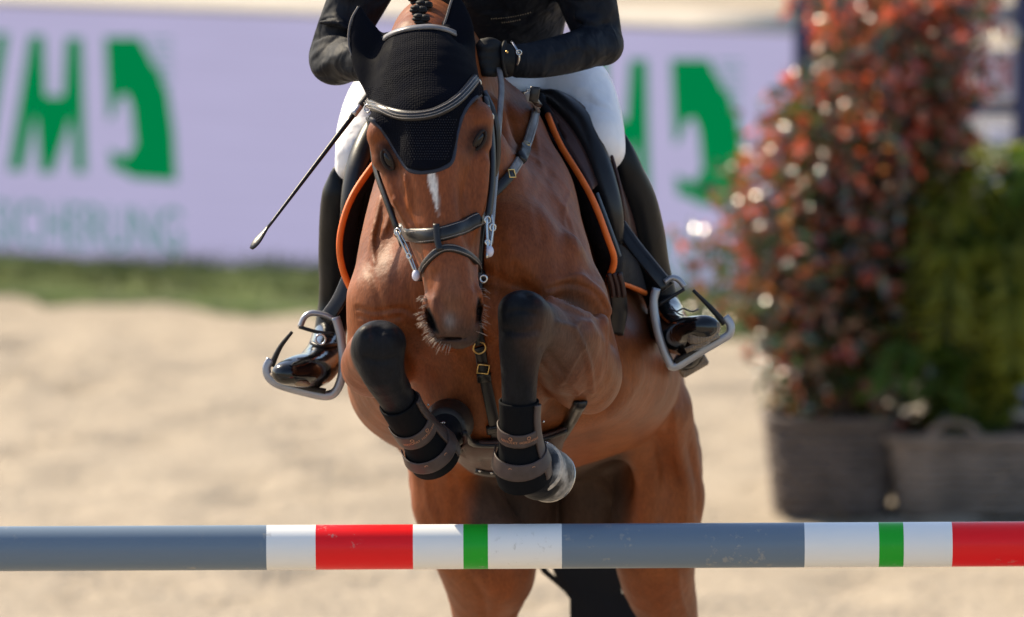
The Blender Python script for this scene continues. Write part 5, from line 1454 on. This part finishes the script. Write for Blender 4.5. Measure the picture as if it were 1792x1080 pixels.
def fern(c, lab):
    root = empty('green_fern', (c.x, c.y, h2 - .06), lab, 'plant'); r = np.random.default_rng(5); C1 = ([], []); C2 = ([], [])
    for i in range(64):
        a = r.uniform(0, 6.28); ln = r.uniform(.45, 1.0); out = r.uniform(.08, .36); hh = r.uniform(.35, .98)
        b = Vector((c.x + .06 * math.cos(a), c.y + .06 * math.sin(a), h2 - .07))
        k1 = b + Vector((out * .5 * math.cos(a), out * .5 * math.sin(a), hh * .8)); k2 = b + Vector((out * math.cos(a), out * math.sin(a), hh)); k3 = k2 + Vector((.14 * math.cos(a), .14 * math.sin(a), -r.uniform(.05, .3)))
        P = [Vector(q) for q in cr([b, k1, k2, k3], 8)]; mb = MB(); mb.tube(P, list(np.linspace(.006, .0015, len(P))), 5); mb.build('frond_stem', LF_, root)
        yel = r.random() < .4
        for j in range(3, len(P)):
            T = (P[j] - P[j - 1]).normalized(); S = T.cross(Vector((0, 0, 1))); S = S.normalized() if S.length > .05 else Vector((1, 0, 0))
            for sg in (-1, 1):
                for e in (0, .5):
                    d = (S * sg + T * .6 + Vector((0, 0, r.normal(-.15, .15)))); g = C2 if yel else C1
                    g[0].append((P[j - 1].lerp(P[j], e))[:]); g[1].append(d[:])
    leaves('leaflets', np.array(C1[0]), np.array(C1[1]), .115, .011, LF_, root, 7); leaves('leaflets', np.array(C2[0]), np.array(C2[1]), .115, .011, LY, root, 8)
fern(Vector((P2.x, P2.y, 0)), 'bushy green fern with arching fronds in the grey planter')

# navy jump wing behind the shrubs
navy = mat('navy_paint', (.018, .026, .085), .45, var=(5, .15)); wing_white = mat('white_panel_paint', (.66, .64, .74), .5, var=(6, .05)); wing_red = mat('red_paint', (.38, .03, .035), .5); wing_cream = mat('cream_knob', (.80, .74, .62), .4); wing_grey = mat('grey_panel', (.25, .25, .27), .6)
WA = G(1405, 700); WB = G(1786, 700); wd = (WB - WA); wl = wd.length; wd.normalize(); wn = Vector((wd.y, -wd.x, 0))
Rw = Matrix((wd, -wn, Vector((0, 0, 1)))).transposed(); wp0 = WA + wn * 0
wing = empty('jump_wing', WA.lerp(WB, .5), 'navy jump wing with white boards and cream round knobs behind the shrubs', 'jump wing')
def wz(py): return on_plane(1600, py, WA, wn).z
for px, hw in ((1415, .055), (1790, .035)):
    p = on_plane(px, 300, WA, wn); mb = MB(); mb.box((p.x, p.y, .95), hw, .04, .92, Rw); mb.build('post', navy, wing, False, .006)
for (y0, y1, m_, x0, x1, nm) in ((-60, 60, navy, 1450, 1690, 'board'), (66, 200, navy, 1440, 1690, 'board'), (206, 330, navy, 1440, 1690, 'board'), (336, 470, navy, 1440, 1690, 'board'),
        (8, 40, wing_grey, 1690, 1782, 'grey_board'), (42, 62, wing_red, 1690, 1782, 'red_board'), (84, 172, wing_white, 1700, 1782, 'white_board'), (176, 198, navy, 1690, 1782, 'board'), (222, 290, wing_white, 1725, 1782, 'white_board'), (296, 340, wing_white, 1705, 1782, 'white_board'), (345, 430, wing_white, 1730, 1782, 'white_board')):
    a = on_plane(x0, (y0 + y1) / 2, WA, wn); b = on_plane(x1, (y0 + y1) / 2, WA, wn); c = a.lerp(b, .5)
    z0, z1 = wz(y1), wz(y0); mb = MB(); mb.box((c.x, c.y, (z0 + z1) / 2), (b - a).length / 2, .015, abs(z1 - z0) / 2, Rw); mb.build(nm, m_, wing, False, .004)
for x in (1722, 1765):
    p = on_plane(x, 60, WA + wn * .05, wn); mb = MB(); mb.ball(p, .034, n=16, m=10); mb.build('knob', wing_cream, wing)
for x in (1728, 1758):
    p = on_plane(x, 130, WA + wn * .022, wn); mb = MB(); mb.box(p, .010, .004, .055, Rw); mb.build('red_stripe', wing_red, wing, False)
for px in (1415, 1790):
    p = on_plane(px, 300, WA, wn); mb = MB(); mb.box((p.x, p.y, .03), .05, .3, .03, Rw); mb.build('foot', navy, wing, False, .006)
